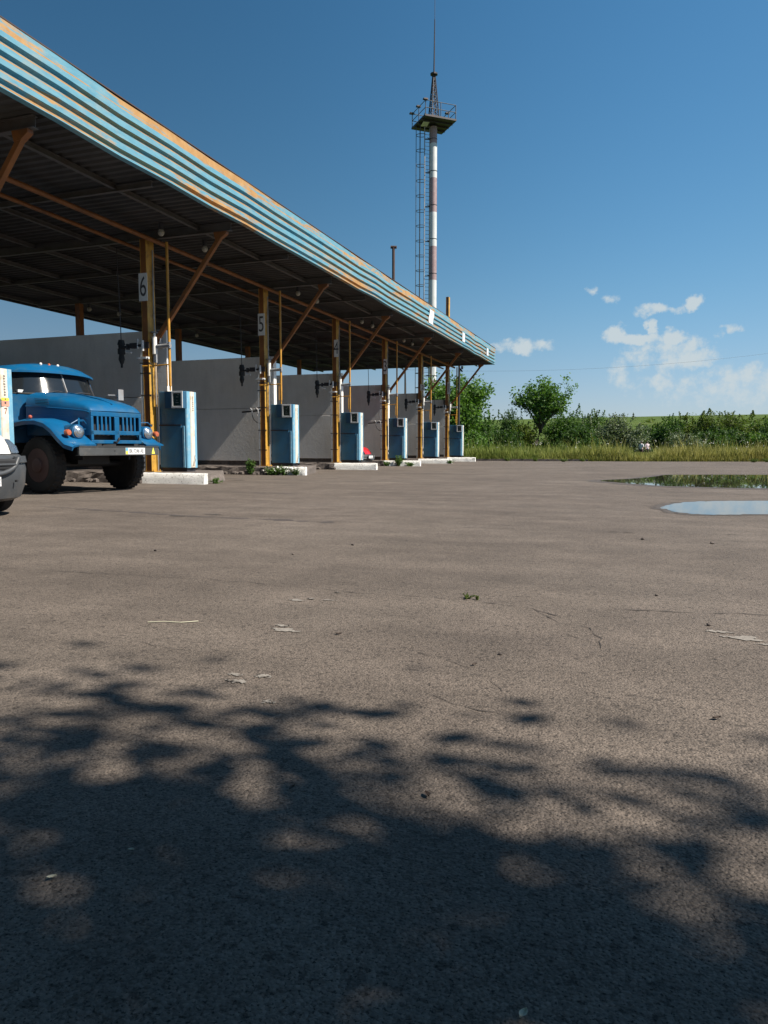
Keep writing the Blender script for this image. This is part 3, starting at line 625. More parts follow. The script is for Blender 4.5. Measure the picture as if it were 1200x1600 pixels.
def make_rack():
    t = thing('hose_rack', 'x', 'hose rack', group='hose racks beside the columns')
    mb = MB(); mb.beam((-.85, -.02, 2.06), (-.05, -.14, 2.10), .05, .05); obj('bar', mb, M['steel_dark'], t)
    for x in (-.46, -.22):
        mb = MB(); y = -.02-.12*(x+.85)/.8-.05; mb.path([(x-.04, y, 2.13), (x, y-.02, 2.17), (x+.05, y-.01, 2.12), (x+.05, y, 2.0), (x+.03, y, 1.95)], .022, n=8); obj('nozzle', mb, M['grey_metal'], t)
    mb = MB(); mb.path([(-.43, -.10, 1.96), (-.38, -.1, 1.82), (-.25, -.1, 1.70), (-.10, -.12, 1.68), (-.06, -.13, 1.74)], .012, n=6); mb.path([(-.19, -.12, 1.96), (-.14, -.12, 1.88), (-.07, -.13, 1.95), (-.05, -.13, 2.05)], .012, n=6); obj('hose', mb, M['black'], t)
    return t
feed0, arm0, con0, box0, rack0 = make_feed(), make_arm(), make_conduit(), make_box(), make_rack()
for i, b in enumerate((6, 5, 4, 3, 2, 1, 7)):
    yc = Y6+PX*BAYS[b]; nn = num_name(b)
    o = feed0 if i == 0 else copy_tree(feed0); o.location = (-11.24, yc-.05, 0); o['label'] = f'yellow gas feed pipe dropping to the pump beside the {nn}'
    o = arm0 if i == 0 else copy_tree(arm0); o.location = (XC, yc, 0); o['label'] = f'dark hose arm with black hanging coupling on the {nn}'
    o = con0 if i == 0 else copy_tree(con0); o.location = (XC, yc, 0); o['label'] = f'white conduit pipe running down the side of the {nn}'
    o = box0 if i == 0 else copy_tree(box0); o.location = (-12.22, yc+.885, 3.74); o['label'] = f'grey junction box on the wall end behind the {nn}'
    if b in (5, 3):
        o = rack0 if b == 5 else copy_tree(rack0); o.location = (XC, yc, 0); o['label'] = f'black bar with hose nozzles left of the {nn}'
# number boards
for b, (x0, x1, z0, z1, dy) in {6: (-12.02, -11.77, 4.53, 5.21, 0), 5: (-12.0, -11.76, 4.53, 5.23, 0), 4: (-11.88, -11.70, 4.52, 5.2, 0), 3: (-11.88, -11.72, 4.40, 5.1, 0), 2: (-11.82, -11.58, 4.05, 4.38, 0), 1: (-11.82, -11.64, 4.25, 5.0, 0)}.items():
    yc = Y6+PX*BAYS[b]-.15
    t = thing('number_board', {6: 'white board with the number 6 on the nearest visible column', 5: 'white board with the number 5 high on its column', 4: 'white board with the number 4 high on its column', 3: 'narrow white number board on the third column from the far end', 2: 'small square white board on the second column from the far end', 1: 'pale narrow board on the farthest column'}[b], 'number sign', ((x0+x1)/2, yc, (z0+z1)/2), 0, 'number boards on the columns')
    mb = MB(); w_, h_ = x1-x0, z1-z0; mb.bb((-w_/2, -.008, -h_/2), (w_/2, .006, h_/2)); obj('board', mb, M['sign_white'], t)
    text_mesh(str(b), h_*1.02, .001, M['ink'], 'digit', t, (0, -.0095, -.01), (math.pi/2, 0, 0), .62 if b != 2 else .9)
# plates on the fascia
for i, (y, z, hw, hh, lab) in enumerate(((32.5, 6.74, .36, .31, 'white banner bent on the fascia, nearest and largest of three'), (38.82, 6.72, .29, .24, 'white plate in the middle of three on the fascia'), (45.2, 6.72, .28, .22, 'smallest white plate near the far end of the fascia'))):
    t = thing('fascia_plate', lab, 'sign', (XF+.012, y, z), 0, 'white plates on the fascia')
    mb = MB(); rings = []
    for s in np.linspace(-1, 1, 9):
        bend = .10*math.sin(s*2.6)*(i == 0); rings.append([(.0, -hw+bend, s*hh), (.0, hw+bend, s*hh), (.008, hw+bend, s*hh), (.008, -hw+bend, s*hh)])
    mb.loft(rings); obj('plate', mb, M['van_white'], t)
    mb = MB(); mb.bb((.009, -.06, .02), (.0105, .03, .10)); mb.bb((.009, .05, -.14), (.0105, .10, -.02))
    if i == 0: obj('faded_marks', mb, paint('faded_mark', (.35, .42, .5), .6), t)
# lamps under the canopy
def make_lamp():
    t = thing('canopy_lamp', 'x', 'lamp', group='round lamps hanging under the canopy')
    mb = MB(); mb.tube((0, 0, .05), (0, 0, .20), .05, .07, n=10); obj('socket', mb, M['steel_dark'], t)
    mb = MB(); mb.sphere((0, 0, 0), .078, 12, sc=(1, 1, 1.15)); obj('globe', mb, M['globe'], t, smooth=True)
    return t
lamp0 = make_lamp()
LAMPS = [(-11.06, 15.3, 6.02, 'round frosted lamp just above the column numbered six'), (-10.89, 16.9, 6.02, 'round frosted lamp right of the column numbered six'), (-11.0, 22.6, 6.0, 'round frosted lamp just above the column numbered five'), (-10.95, 24.0, 6.0, 'round frosted lamp right of the column numbered five'),
         (-11.0, 28.5, 6.0, 'round frosted lamp above the column numbered four'), (-10.95, 29.6, 6.0, 'round frosted lamp right of the column numbered four'), (-11.0, 34.1, 6.0, 'left one of the far pair of round lamps'), (-10.95, 35.3, 6.0, 'right one of the far pair of round lamps'),
         (-19.3, 22.27, 5.93, 'round lamp by the rear column left of the column six'), (-18.9, 23.4, 5.93, 'round lamp under the rear canopy edge left of board six'), (-19.2, 29.0, 5.93, 'round lamp by the rear column right of column six')]
for i, (x, y, z, lab) in enumerate(LAMPS):
    o = lamp0 if i == 0 else copy_tree(lamp0); o.location = (x, y, z); o['label'] = lab
# roof-top vent pipe
t = thing('vent_pipe', 'rusty vent pipe with T top rising above the canopy roof', 'vent pipe', (-14.8, 43.75, 6.4))
mb = MB(); mb.tube((0, 0, 0), (0, 0, 6.75), .09, n=10); obj('stack', mb, M['rust'], t, smooth=50)
mb = MB(); mb.tube((-.17, -.03, 6.72), (.19, .04, 6.70), .09, n=10); obj('tee', mb, M['rust'], t, smooth=50)
# dark post with a fitting just beyond the farthest pump
t = thing('lamp_post', 'thin dark post with a small fitting behind the farthest pump', 'post', (-12.0, 49.5, -.02))
mb = MB(); mb.tube((0, 0, 0), (0, 0, 6.9), .085, .07, n=8); obj('mast', mb, M['steel_dark'], t)
mb = MB(); mb.beam((0, 0, 6.3), (.22, 0, 6.05), .10, .10); mb.box((.20, 0, 6.32), (.12, .12, .2)); mb.box((-.02, 0, 6.75), (.35, .2, .14)); obj('fitting', mb, M['steel_dark'], t)
# concrete kerb before the grass
mb = MB(); 
for x in np.arange(-12.5, -3.4, 1.02):
    y = edge_y(x)-.1; mb.box((x+.5, y+.05, .05), (1.0, .15, .16), rot=Euler((0, 0, .12)).to_matrix())
tag(obj('kerb', mb, M['concrete'], bevel=.01), kind='structure')
#PART2
# ------------------------------------------------------------------ blue truck
TS = 1.06
truck = thing('truck', 'old bright blue bonneted truck parked facing out from under the canopy', 'truck', (-10.69, 11.98, 0), R(-10.2), scale=TS)
Y0 = .07
def mir(y): return 2*Y0-y
def smoothobj(name, mb, m, par, ang=40, bevel=0): return obj(name, mb, m, par, smooth=ang, bevel=bevel)
mb = MB()
for y in (-.42, .42): mb.bb((-6.2, Y0+y-.05, .68), (.93, Y0+y+.05, .90))
for x in (-6, -4.4, -2.6, -1.0): mb.bb((x-.05, Y0-.37, .72), (x+.05, Y0+.37, .86))
obj('chassis', mb, M['black'], truck)
mb = MB(); mb.tube((0, Y0-.85, .52), (0, Y0+.85, .52), .06, n=10); mb.bb((-.45, Y0-.36, .52), (.25, Y0+.36, 1.0)); obj('axle', mb, M['black'], truck)
# bonnet: lofted sections, crest falling to a rounded nose
secs = [(-.52, .84, 1.88, 1.62), (-.2, .79, 1.845, 1.60), (.2, .71, 1.77, 1.57), (.55, .635, 1.70, 1.54), (.74, .60, 1.645, 1.52), (.84, .585, 1.585, 1.50), (.885, .575, 1.525, 1.485), (.90, .57, 1.49, 1.475)]
rings = []
for x, wd, cr, zs in secs:
    half = [(wd, 1.05), (wd, zs-.06), (wd*.995, zs), (wd*.975, zs+(cr-zs)*.42), (wd*.91, zs+(cr-zs)*.70), (wd*.74, zs+(cr-zs)*.88), (wd*.40, cr-.010)]
    rings.append([(x, Y0-a, b) for a, b in half]+[(x, Y0, cr)]+[(x, Y0+a, b) for a, b in half[::-1]])
mb = MB(); mb.loft(rings, cap=False); bon = smoothobj('bonnet', mb, M['truck_blue'], truck, 50)
for sd in (-1, 1):
    mb = MB(); mb.path([(x, Y0+sd*(wd+.004), zs-.03) for x, wd, cr, zs in secs[:-1]], .012, n=6); obj('side_trim', mb, M['truck_blue'], bon)
    mb = MB(); mb.path([(x, Y0+sd*(wd+.002), zs-.16) for x, wd, cr, zs in secs[:-2]], .007, n=6); obj('side_crease', mb, M['truck_blue'], bon)
mb = MB()
for i in range(4): mb.beam((-.27, Y0-.828+.005*i, 1.60-.028*i+.115), (.02, Y0-.772+.005*i, 1.582-.028*i+.115), .02, .010)
obj('side_vent', mb, M['black'], bon)
mb = MB(); mb.path([(.90, Y0+t, 1.485+.006*math.cos(t*3)) for t in np.linspace(-.56, .56, 9)], .012, n=6); mb.path([(-.5, Y0, 1.893), (0, Y0, 1.822), (.5, Y0, 1.722), (.8, Y0, 1.625)], .010, n=6); obj('hinge_line', mb, M['truck_blue'], bon)
# grille: real slots in front of a dark radiator
gr = MB(); gx = .90
gr.bb((gx-.04, Y0-.57, 1.39), (gx+.012, Y0+.57, 1.472)); gr.bb((gx-.04, Y0-.57, 1.06), (gx+.012, Y0+.57, 1.135)); gr.bb((gx-.04, Y0-.57, .90), (gx+.012, Y0+.57, .965))
gr.bb((gx-.04, Y0-.57, .965), (gx+.012, Y0-.515, 1.39)); gr.bb((gx-.04, Y0+.515, .965), (gx+.012, Y0+.57, 1.39)); gr.bb((gx-.04, Y0-.055, .965), (gx+.012, Y0+.055, 1.39))
grille = obj('grille', gr, M['truck_blue'], truck, bevel=.008)
for sd in (-1, 1):
    for i in range(4):
        mb = MB(); y = Y0+sd*(.055+.092*(i+1)); mb.bb((gx-.035, y-.019, 1.135), (gx+.008, y+.019, 1.39)); obj('grille_bar', mb, M['truck_blue'], grille, bevel=.006)
mb = MB(); mb.bb((gx-.16, Y0-.53, .92), (gx-.12, Y0+.53, 1.44)); obj('radiator', mb, M['black'], truck)
mb = MB(); mb.bb((-.5, Y0-.56, .95), (gx-.11, Y0+.56, 1.2)); obj('engine_bay', mb, M['black'], truck)
mb = MB(); mb.path([(gx+.01, Y0-.08, .93), (gx+.09, Y0-.08, .92), (gx+.11, Y0-.05, .97), (gx+.08, Y0-.02, 1.0), (gx+.05, Y0-.03, .95)], .018, n=8); mb.beam((.86, Y0-.3, .86), (.98, Y0-.1, .87), .05, .05); obj('tow_hook', mb, M['black'], truck)
# wings with rolled outer lip
for sd in (-1, 1):
    P = [(-.82, .72), (-.79, 1.0), (-.70, 1.19), (-.50, 1.30), (-.2, 1.335), (.12, 1.335), (.38, 1.28), (.58, 1.17), (.76, 1.02), (.92, .91), (1.03, .865)]
    rings = []
    for i, (x, z) in enumerate(P):
        a, b = P[max(i-1, 0)], P[min(i+1, len(P)-1)]; t = Vector((b[0]-a[0], b[1]-a[1])).normalized(); nx, nz_ = (-t.y, t.x)
        ow = (1.13 if sd < 0 else 1.03)-(.08 if i == len(P)-1 else 0)
        pr = [(ow, -.10), (ow+.005, -.03), (ow-.03, .0), (ow-.10, .012), (.80, .02), (.57, .02), (.57, -.02), (.80, -.02), (ow-.10, -.02), (ow-.03, -.04), (ow-.012, -.10)]
        rings.append([(x+nx*h, Y0+sd*q, z+nz_*h) for q, h in pr])
    mb = MB(); mb.loft(rings); fw_ = smoothobj('wing', mb, M['truck_blue'], truck, 45)
    mb = MB()                                              # headlamp pod flowing into the wing
    c = (Y0+sd*.79, 1.105)
    rr = [(.40, .05, .05), (.52, .11, .01), (.66, .135, 0), (.80, .135, 0), (.845, .128, 0), (.855, .105, 0), (.80, .09, 0)]
    mb.loft([[(x, c[0]+r_*1.0*math.cos(a), c[1]+dz+r_*math.sin(a)) for a in np.linspace(0, 2*math.pi, 20, endpoint=False)] for x, r_, dz in rr]); pod = smoothobj('lamp_pod', mb, M['truck_blue'], fw_, 50)
    hl = MB(); hl.lathe([(.085, .82), (.100, .850), (.106, .866), (.092, .874)], (0, *c), 'X', 20); h = smoothobj('headlight', hl, M['chrome'], truck, 40)
    ln = MB(); ln.lathe([(.092, .856), (.082, .882), (.05, .894), (.004, .899)], (0, *c), 'X', 20); smoothobj('lens', ln, M['lamp'], h, 60)
    ti = MB(); ti.lathe([(.055, .80), (.055, .86), (.045, .88), (.004, .885)], (0, Y0+sd*1.00, 1.09), 'X', 12); obj('turn_signal', ti, M['lens_orange'], truck)
    mk = MB(); mk.sphere((-.06, Y0+sd*1.08, 1.375), .035, 10); obj('marker_lamp', mk, M['lens_red'], truck)
    # bars between pod and grille
    mb = MB(); mb.bb((.66, Y0+sd*.585, .93), (.68, Y0+sd*.66, 1.36)); mb.bb((.5, Y0+sd*.575, .93), (.66, Y0+sd*.60, 1.40)); obj('side_grille', mb, M['truck_blue'], truck)
    mb = MB()
    for z in (1.02, 1.16, 1.30): mb.beam((.80, Y0+sd*.575, z), (.72, Y0+sd*.70, z), .012, .015)
    mb.path([(.82, Y0+sd*.92, 1.24), (.84, Y0+sd*.80, 1.31), (.82, Y0+sd*.66, 1.31), (.80, Y0+sd*.575, 1.24)], .011, n=6); obj('guard_bar', mb, M['truck_blue'], truck)
    mb = MB(); mb.prism([(.72, .89), (1.02, .865), (1.02, .885), (.74, .98)], 'Y', Y0+sd*.57, Y0+sd*1.02); obj('lamp_apron', mb, M['truck_blue'], truck)
# bumper with channel lips
bu = MB(); by0, by1 = Y0-.93, Y0+.88
bu.bb((.985, by0, .70), (1.03, by1, .845)); bu.bb((.93, by0, .845), (1.045, by1, .857)); bu.bb((.93, by0, .688), (1.045, by1, .70))
bumper = obj('bumper', bu, M['truck_grey'], truck, bevel=.006)
mb = MB(); mb.bb((1.031, Y0+.07, .705), (1.038, Y0+.53, .825)); pl = obj('number_plate', mb, M['sign_white'], truck)
mb = MB(); mb.bb((1.0385, Y0+.075, .708), (1.0395, Y0+.125, .765)); obj('plate_band', mb, M['plate_yellow'], pl)
mb = MB(); mb.bb((1.0385, Y0+.075, .765), (1.0395, Y0+.125, .822)); obj('plate_flag', mb, M['plate_blue'], pl)
text_mesh('BK 7246 AE', .112, .0008, M['ink'], 'plate_text', pl, (1.0400, Y0+.325, .765), (math.pi/2, 0, math.pi/2), .62)
mb = MB(); mb.prism([(Y0+.70, .71), (Y0+.78, .71), (Y0+.74, .835)], 'X', 1.031, 1.035); obj('warning_triangle', mb, M['triangle'], bumper)
mb = MB(); mb.tube((1.03, Y0-.17, .77), (1.034, Y0-.17, .77), .012, n=8); obj('bolt_hole', mb, M['black'], bumper)
# wheels
def wheel(parent, x, y, dual=False):
    t = bpy.data.objects.new('wheel', None); COL.objects.link(t); t.parent = parent; t.location = (x, y, .51)
    sd = 1 if y > Y0 else -1
    mb = MB(); wd = .13
    mb.lathe([(.30, -wd*.8), (.35, -wd*.95), (.42, -wd), (.475, -wd*.93), (.502, -wd*.72), (.510, -wd*.3), (.510, wd*.3), (.502, wd*.72), (.475, wd*.93), (.42, wd), (.35, wd*.95), (.30, wd*.8), (.28, 0)], (0, 0, 0), 'Y', 40)
    for k in range(36):
        a = 2*math.pi*k/36
        for q in (-1, 1): mb.box((.507*math.cos(a+.04*q), q*wd*.48, .507*math.sin(a+.04*q)), (.035, wd*.55, .03), rot=Euler((0, math.pi/2-a-.04*q, .0)).to_matrix())
    obj('tyre', mb, M['rubber'], t, smooth=35)
    mb = MB(); mb.lathe([(.305, sd*.112), (.295, sd*.075), (.25, sd*.035), (.20, sd*.035), (.14, sd*.075), (.125, sd*.14), (.07, sd*.16), (.004, sd*.165)], (0, 0, 0), 'Y', 28); obj('rim', mb, M['rim'], t, smooth=35)
    mb = MB()
    for k in range(5):
        a = 2*math.pi*k/5+.3; mb.tube((.195*math.cos(a), sd*.036, .195*math.sin(a)), (.195*math.cos(a), sd*.050, .195*math.sin(a)), .034, n=10)
    obj('hand_hole', mb, M['black'], t)
    mb = MB()
    for k in range(8):
        a = 2*math.pi*k/8; mb.tube((.155*math.cos(a), sd*.06, .155*math.sin(a)), (.155*math.cos(a), sd*.105, .155*math.sin(a)), .013, n=6)
    obj('wheel_nut', mb, M['rim'], t)
    return t
bpy.context.view_layer.update()
for y in (Y0-.90, Y0+.90): wheel(truck, 0, y)
for y in (Y0-.98, Y0-.70, Y0+.70, Y0+.98): wheel(truck, -3.8, y)
# cab
def wcurve(z0, hw, xc, drop, n=17): return [(xc-drop*abs(t)**2.5, Y0+hw*t, z0) for t in np.linspace(-1, 1, n)]
lo, hi = wcurve(1.83, 1.0, -.44, .46), wcurve(2.27, .93, -.63, .44)
mb = MB(); rings = []
for z, hw, xc, dr in ((.92, 1.03, -.50, .22), (1.35, 1.05, -.50, .30), (1.70, 1.04, -.47, .42), (1.825, 1.02, -.44, .46)):
    c = [(x, y, z) for x, y, _ in wcurve(z, hw, xc, dr)]; rings.append(c+[(-2.05, Y0+hw*.97, z), (-2.1, Y0, z), (-2.05, Y0-hw*.97, z)])
mb.loft(rings); cab = smoothobj('cab', mb, M['truck_blue'], truck, 45)
mb = MB(); rings = [[(x-.035, y, z) for x, y, z in c]+[(-2.0, c[-1][1]-.03, c[0][2]), (-2.0, c[0][1]+.03, c[0][2])] for c in (wcurve(1.82, .985, -.44, .46), wcurve(2.28, .915, -.63, .44))]
mb.loft(rings); obj('cab_interior', mb, M['black'], truck)
mb = MB(); n_ = len(lo); mb.add(lo+hi, [(i, i+1, n_+i+1, n_+i) for i in range(n_-1)]); ws = smoothobj('windscreen', mb, M['glass'], truck, 60)
mb = MB(); mb.path(lo, .020, n=6); mb.path(hi, .016, n=6); mb.path([lo[0], hi[0]], .02, n=6); mb.path([lo[-1], hi[-1]], .02, n=6); obj('windscreen_seal', mb, M['black'], ws)
mb = MB(); m_ = n_//2; mb.path([(lo[m_][0]+.006, Y0, 1.84), (hi[m_][0]+.006, Y0, 2.26)], .013, n=6); obj('windscreen_divider', mb, M['grey_metal'], ws)
mb = MB()
for yy in (-.42, .12): mb.path([(-.44, Y0+yy, 1.87), (-.47, Y0+yy+.22, 1.90), (-.49, Y0+yy+.44, 1.895)], .009, n=6)
obj('wiper', mb, M['steel_dark'], truck)
mb = MB(); mb.bb((-.74, Y0-.86, 1.85), (-.70, Y0-.74, 1.90)); obj('dash_card', mb, M['sign_white'], truck)
for sd in (-1, 1):
    mb = MB(); q = MB()
    a, b = (lo[0] if sd < 0 else lo[-1]), (hi[0] if sd < 0 else hi[-1])
    q.prism([(a[0]-.06, 1.845), (b[0]-.04, 2.25), (-1.62, 2.25), (-1.62, 1.845)], 'Y', Y0+sd*.955, Y0+sd*.972); gl = obj('door_window', q, M['glass'], truck)
    mb.path([(a[0]-.03, Y0+sd*1.0, 1.83), (b[0]-.02, Y0+sd*.945, 2.27)], .035, n=8); obj('windscreen_pillar', mb, M['truck_blue'], truck)
    mb = MB(); mb.prism([(-1.62, 1.82), (-1.62, 2.28), (-2.06, 2.28), (-2.06, 1.82)], 'Y', Y0+sd*.90, Y0+sd*1.0); obj('rear_pillar', mb, M['truck_blue'], truck)
    mb = MB(); mb.path([(-.83, Y0+sd*1.052, .98), (-.84, Y0+sd*1.06, 1.4), (-.90, Y0+sd*1.05, 1.80)], .008, n=6); mb.path([(-1.66, Y0+sd*1.02, .98), (-1.66, Y0+sd*1.03, 1.8)], .008, n=6); obj('door_gap', mb, M['black'], cab)
    mb = MB(); mb.path([(-1.56, Y0+sd*1.05, 1.55), (-1.5, Y0+sd*1.09, 1.55), (-1.42, Y0+sd*1.05, 1.55)], .014, n=6); obj('door_handle', mb, M['chrome'], cab)
    mb = MB(); mb.bb((-1.9, Y0+sd*.70, .50), (-.85, Y0+sd*1.08, .54)); mb.bb((-1.9, Y0+sd*.70, .54), (-.85, Y0+sd*.74, .92)); obj('running_board', mb, M['truck_blue'], truck)
mb = MB(); mb.bb((-2.06, Y0-.90, 1.82), (-2.0, Y0+.90, 2.28)); obj('cab_back', mb, M['truck_blue'], truck)
# roof with a front visor
rings = []
for t in np.linspace(-1, 1, 17):
    at = abs(t); y = Y0+1.02*t; xf = -.50-.46*at**2.4; e = 2.245-.02*at**3; cr = .165*(1-at**3.2)
    xs_ = np.linspace(xf, -2.12, 10); up = [(x, y, e+.03+cr*(1-max(0, 1-(xf-x)/.45)**2.2)*(1-max(0, 1-(x+2.12)/.3)**3)) for x in xs_]
    rings.append(up+[(-2.12, y, e), (xf-.25, y, e+.005), (xf, y, e-.008)])
mb = MB(); mb.loft(rings); roof = smoothobj('cab_roof', mb, M['truck_blue'], truck, 50)
for y, m_ in ((-.23, 'lens_white'), (-.05, 'lens_orange'), (.14, 'lens_white')):
    mb = MB(); mb.sphere((-.80, y, 2.42), .027, 10, sc=(1, 1, 1.1)); obj('roof_lamp', mb, M[m_], roof)
# mirrors
mb = MB(); mb.path([(-.92, Y0-1.03, 2.13), (-.42, Y0-1.20, 1.79), (-.37, Y0-1.20, 1.71), (-.47, Y0-1.22, 1.68), (-.93, Y0-1.06, 1.93)], .009, n=6); mb.path([(-.92, Y0-1.04, 2.08), (-.66, Y0-1.13, 1.83)], .007, n=6); obj('mirror_bracket', mb, M['grey_metal'], truck)
mb = MB(); mb.beam((-.34, Y0+1.18, 1.80), (-.34, Y0+1.18, 2.02), .13, .03); mi = obj('mirror', mb, M['grey_metal'], truck)
mb = MB(); mb.path([(-.55, Y0+1.0, 1.75), (-.34, Y0+1.18, 1.80)], .01, n=6); mb.path([(-.5, Y0+1.0, 1.9), (-.36, Y0+1.18, 1.9)], .01, n=6); obj('mirror_arm', mb, M['grey_metal'], mi)
for sd in (-1, 1):
    mb = MB(); mb.bb((-.80, Y0+sd*.5, .55), (-.76, Y0+sd*1.06, 1.22)); mb.bb((-.76, Y0+sd*.50, .60), (.62, Y0+sd*.54, 1.27)); obj('arch_shade', mb, M['black'], truck)  # black panels added as painted shade under the wings
# load bed
mb = MB(); mb.bb((-6.4, Y0-1.15, 1.15), (-2.3, Y0+1.15, 1.27)); bed = obj('load_bed', mb, M['steel_dark'], truck)
for lo_, hi_ in (((-6.4, Y0-1.19, 1.27), (-2.3, Y0-1.152, 1.9)), ((-6.4, Y0+1.152, 1.27), (-2.3, Y0+1.19, 1.9)), ((-2.30, Y0-1.15, 1.27), (-2.26, Y0+1.15, 2.2)), ((-6.4, Y0-1.15, 1.27), (-6.36, Y0+1.15, 1.9))):
    mb = MB(); mb.bb(lo_, hi_); obj('side_board', mb, M['truck_blue'], bed, bevel=.008)

# ------------------------------------------------------------------ cars
def car_outline(t, hw, depth, p=2.7): return (-depth*abs(t)**p, hw*t)
def make_car(name, label, cat, loc, rz, hw, L_, body, z_b, z_hood, z_belt, z_roof, xh, bumper_mat, lampm=None):
    t = thing(name, label, cat, loc, rz)
    T = np.linspace(-1, 1, 33)
    def ring(z, ins, w_, dep=.42, back=0): return [(car_outline(q, w_, dep)[0]-ins, w_*q, z) for q in T]+[(-L_+back, w_*.98, z), (-L_+back-.06, 0, z), (-L_+back, -w_*.98, z)]
    zb, zh = z_b, z_hood
    mb = MB(); mb.loft([ring(.20, .16, hw*.93), ring(.24, .07, hw*.965), ring(.40, .02, hw), ring(zb-.20, .0, hw*1.01), ring(zb-.12, .02, hw*1.01), ring(zb-.02, .07, hw*.985), ring(zb, .12, hw*.97)]); b = obj('bumper', mb, bumper_mat, t, smooth=40)
    if bumper_mat is not body:
        for q0, q1 in ((.45, .93), (-.93, -.45)):
            mb = MB(); a = [(car_outline(q, hw*1.01, .42)[0]-.0+.010, hw*1.012*q+.004*np.sign(q), 0) for q in np.linspace(q0, q1, 8)]
            mb.loft([[(x, y, zb-.115) for x, y, _ in a]+[(x-.03, y*.97, zb-.115) for x, y, _ in a[::-1]], [(x-.02, y, zb-.03) for x, y, _ in a]+[(x-.05, y*.97, zb-.03) for x, y, _ in a[::-1]]])
            obj('bumper_insert', mb, bumper_mat, b, bevel=.004)
    mb = MB(); mb.loft([ring(zb+.002, .10, hw*.965), ring(zb+.10, .15, hw*.975), ring(zh, .27, hw*.96), ring(zh+.06, .40, hw*.93), ring((zh+.06)*.35+z_belt*.65, .40+(xh-.40)*.6, hw*.90), ring(z_belt, xh, hw*.86, .30)]); obj('body', mb, body, t, smooth=45)
    mb = MB(); mb.loft([ring(z_belt+.002, xh+.02, hw*.85, .25), ring(z_roof-.08, xh+.62, hw*.72, .18, .35), ring(z_roof-.02, xh+.75, hw*.66, .15, .45)]); gh = obj('glasshouse', mb, M['glass'], t, smooth=40)
    mb = MB(); mb.loft([ring(z_roof-.06, xh+.62, hw*.74, .18, .34), ring(z_roof-.01, xh+.70, hw*.70, .15, .42), ring(z_roof+.02, xh+1.0, hw*.5, .1, .7)]); obj('roof', mb, body, t, smooth=40)
    for s in (-1, 1):
        mb = MB(); mb.path([(-xh-.25, s*hw*.83, z_belt), (-xh-.80, s*hw*.69, z_roof-.06)], .04, n=6); mb.path([(-xh-1.6, s*hw*.85, z_belt), (-xh-1.6, s*hw*.71, z_roof-.06)], .04, n=6); obj('window_pillar', mb, body, t)
        mb = MB(); q0, q1 = (.50, .955); qs = np.linspace(q0, q1, 9)
        def pt(q, ins, w_, z): x, y = car_outline(q, w_, .42); return (x-ins+.012, s*(y+.008), z)
        rows = [[pt(q, .10, hw*.965, zb+.012) for q in qs], [pt(q, .15, hw*.975, zb+.10) for q in qs], [pt(.60+(q-q0)*.72, .262, hw*.962, zh-.01) for q in qs], ]
        mb.add([p for r_ in rows for p in r_], [(i+k*9, i+1+k*9, i+1+(k+1)*9, i+(k+1)*9) for k in range(2) for i in range(8)]); obj('headlight', mb, lampm or M['lamp'], t, smooth=60)
        mb = MB(); mb.bb((-xh-.3, s*(hw*.86), z_belt+.02), (-xh-.22, s*(hw+.16), z_belt+.16)); obj('mirror', mb, M['bumper_plastic'], t, bevel=.02)
    mb = MB(); mb.loft([[(.005-.02*abs(q)**2, q*hw*.42, zb-.02-.17*(1-abs(q)**2.5)*k-.0*k) for q in np.linspace(-1, 1, 13)] for k in (0, .5, 1)], closed=False); mb2 = MB(); mb2.bb((-.10, -hw*.40, zb-.20), (.012, hw*.40, zb-.06)); g = obj('grille', mb2, M['black'], t, bevel=.02)
    mb = MB(); mb.path([(.016-.03*abs(q)**2, q*hw*.46, zb-.05-.20*math.sqrt(max(0, 1-q*q))) for q in np.linspace(-1, 1, 15)], .030, n=8); mb.path([(.016, -hw*.38, zb-.13), (.022, 0, zb-.13), (.016, hw*.38, zb-.13)], .014, n=6); obj('grille_surround', mb, bumper_mat, g, smooth=60)
    mb = MB(); mb.bb((.012, -.42, .405), (.03, .10, .52)); p = obj('number_plate', mb, M['sign_white'], t)
    mb = MB()
    for yy in (-.31, -.24, -.14, -.07, .075): mb.bb((.0305, yy-.012, .43), (.0315, yy+.008, .455)); mb.bb((.0305, yy-.008, .475), (.0315, yy+.012, .50))
    obj('plate_marks', mb, M['ink'], p)
    mb = MB(); mb.tube((-.02, .36, .46), (.014, .36, .46), .014, n=8); obj('tow_eye', mb, M['black'], t)
    for x in (-.86, -L_+.75):
        for s in (-1, 1):
            wt = bpy.data.objects.new('wheel', None); COL.objects.link(wt); wt.parent = t; wt.location = (x, s*(hw-.12), .31)
            mb = MB(); mb.lathe([(.18, -.08), (.27, -.09), (.305, -.07), (.31, 0), (.305, .07), (.27, .09), (.18, .08), (.17, 0)], (0, 0, 0), 'Y', 28); obj('tyre', mb, M['rubber'], wt, smooth=35)
            mb = MB(); mb.lathe([(.19, s*.06), (.12, s*.04), (.05, s*.07), (.004, s*.072)], (0, 0, 0), 'Y', 20); obj('rim', mb, M['grey_metal'], wt, smooth=35)
    return t
make_car('van', 'white van with dark grey bumper at the left edge in front of the blue truck', 'van', (-7.47, 6.84, 0), R(-1), .90, 4.2, M['van_white'], .80, 1.0, 1.28, 1.85, 1.0, M['bumper_plastic'])
make_car('car', 'small red car mostly hidden behind a blue fuel pump', 'car', (-11.38, 30.65, 0), 0, .80, 3.9, M['red_car'], .58, .84, 1.02, 1.43, 1.05, M['bumper_plastic'], M['glass'])

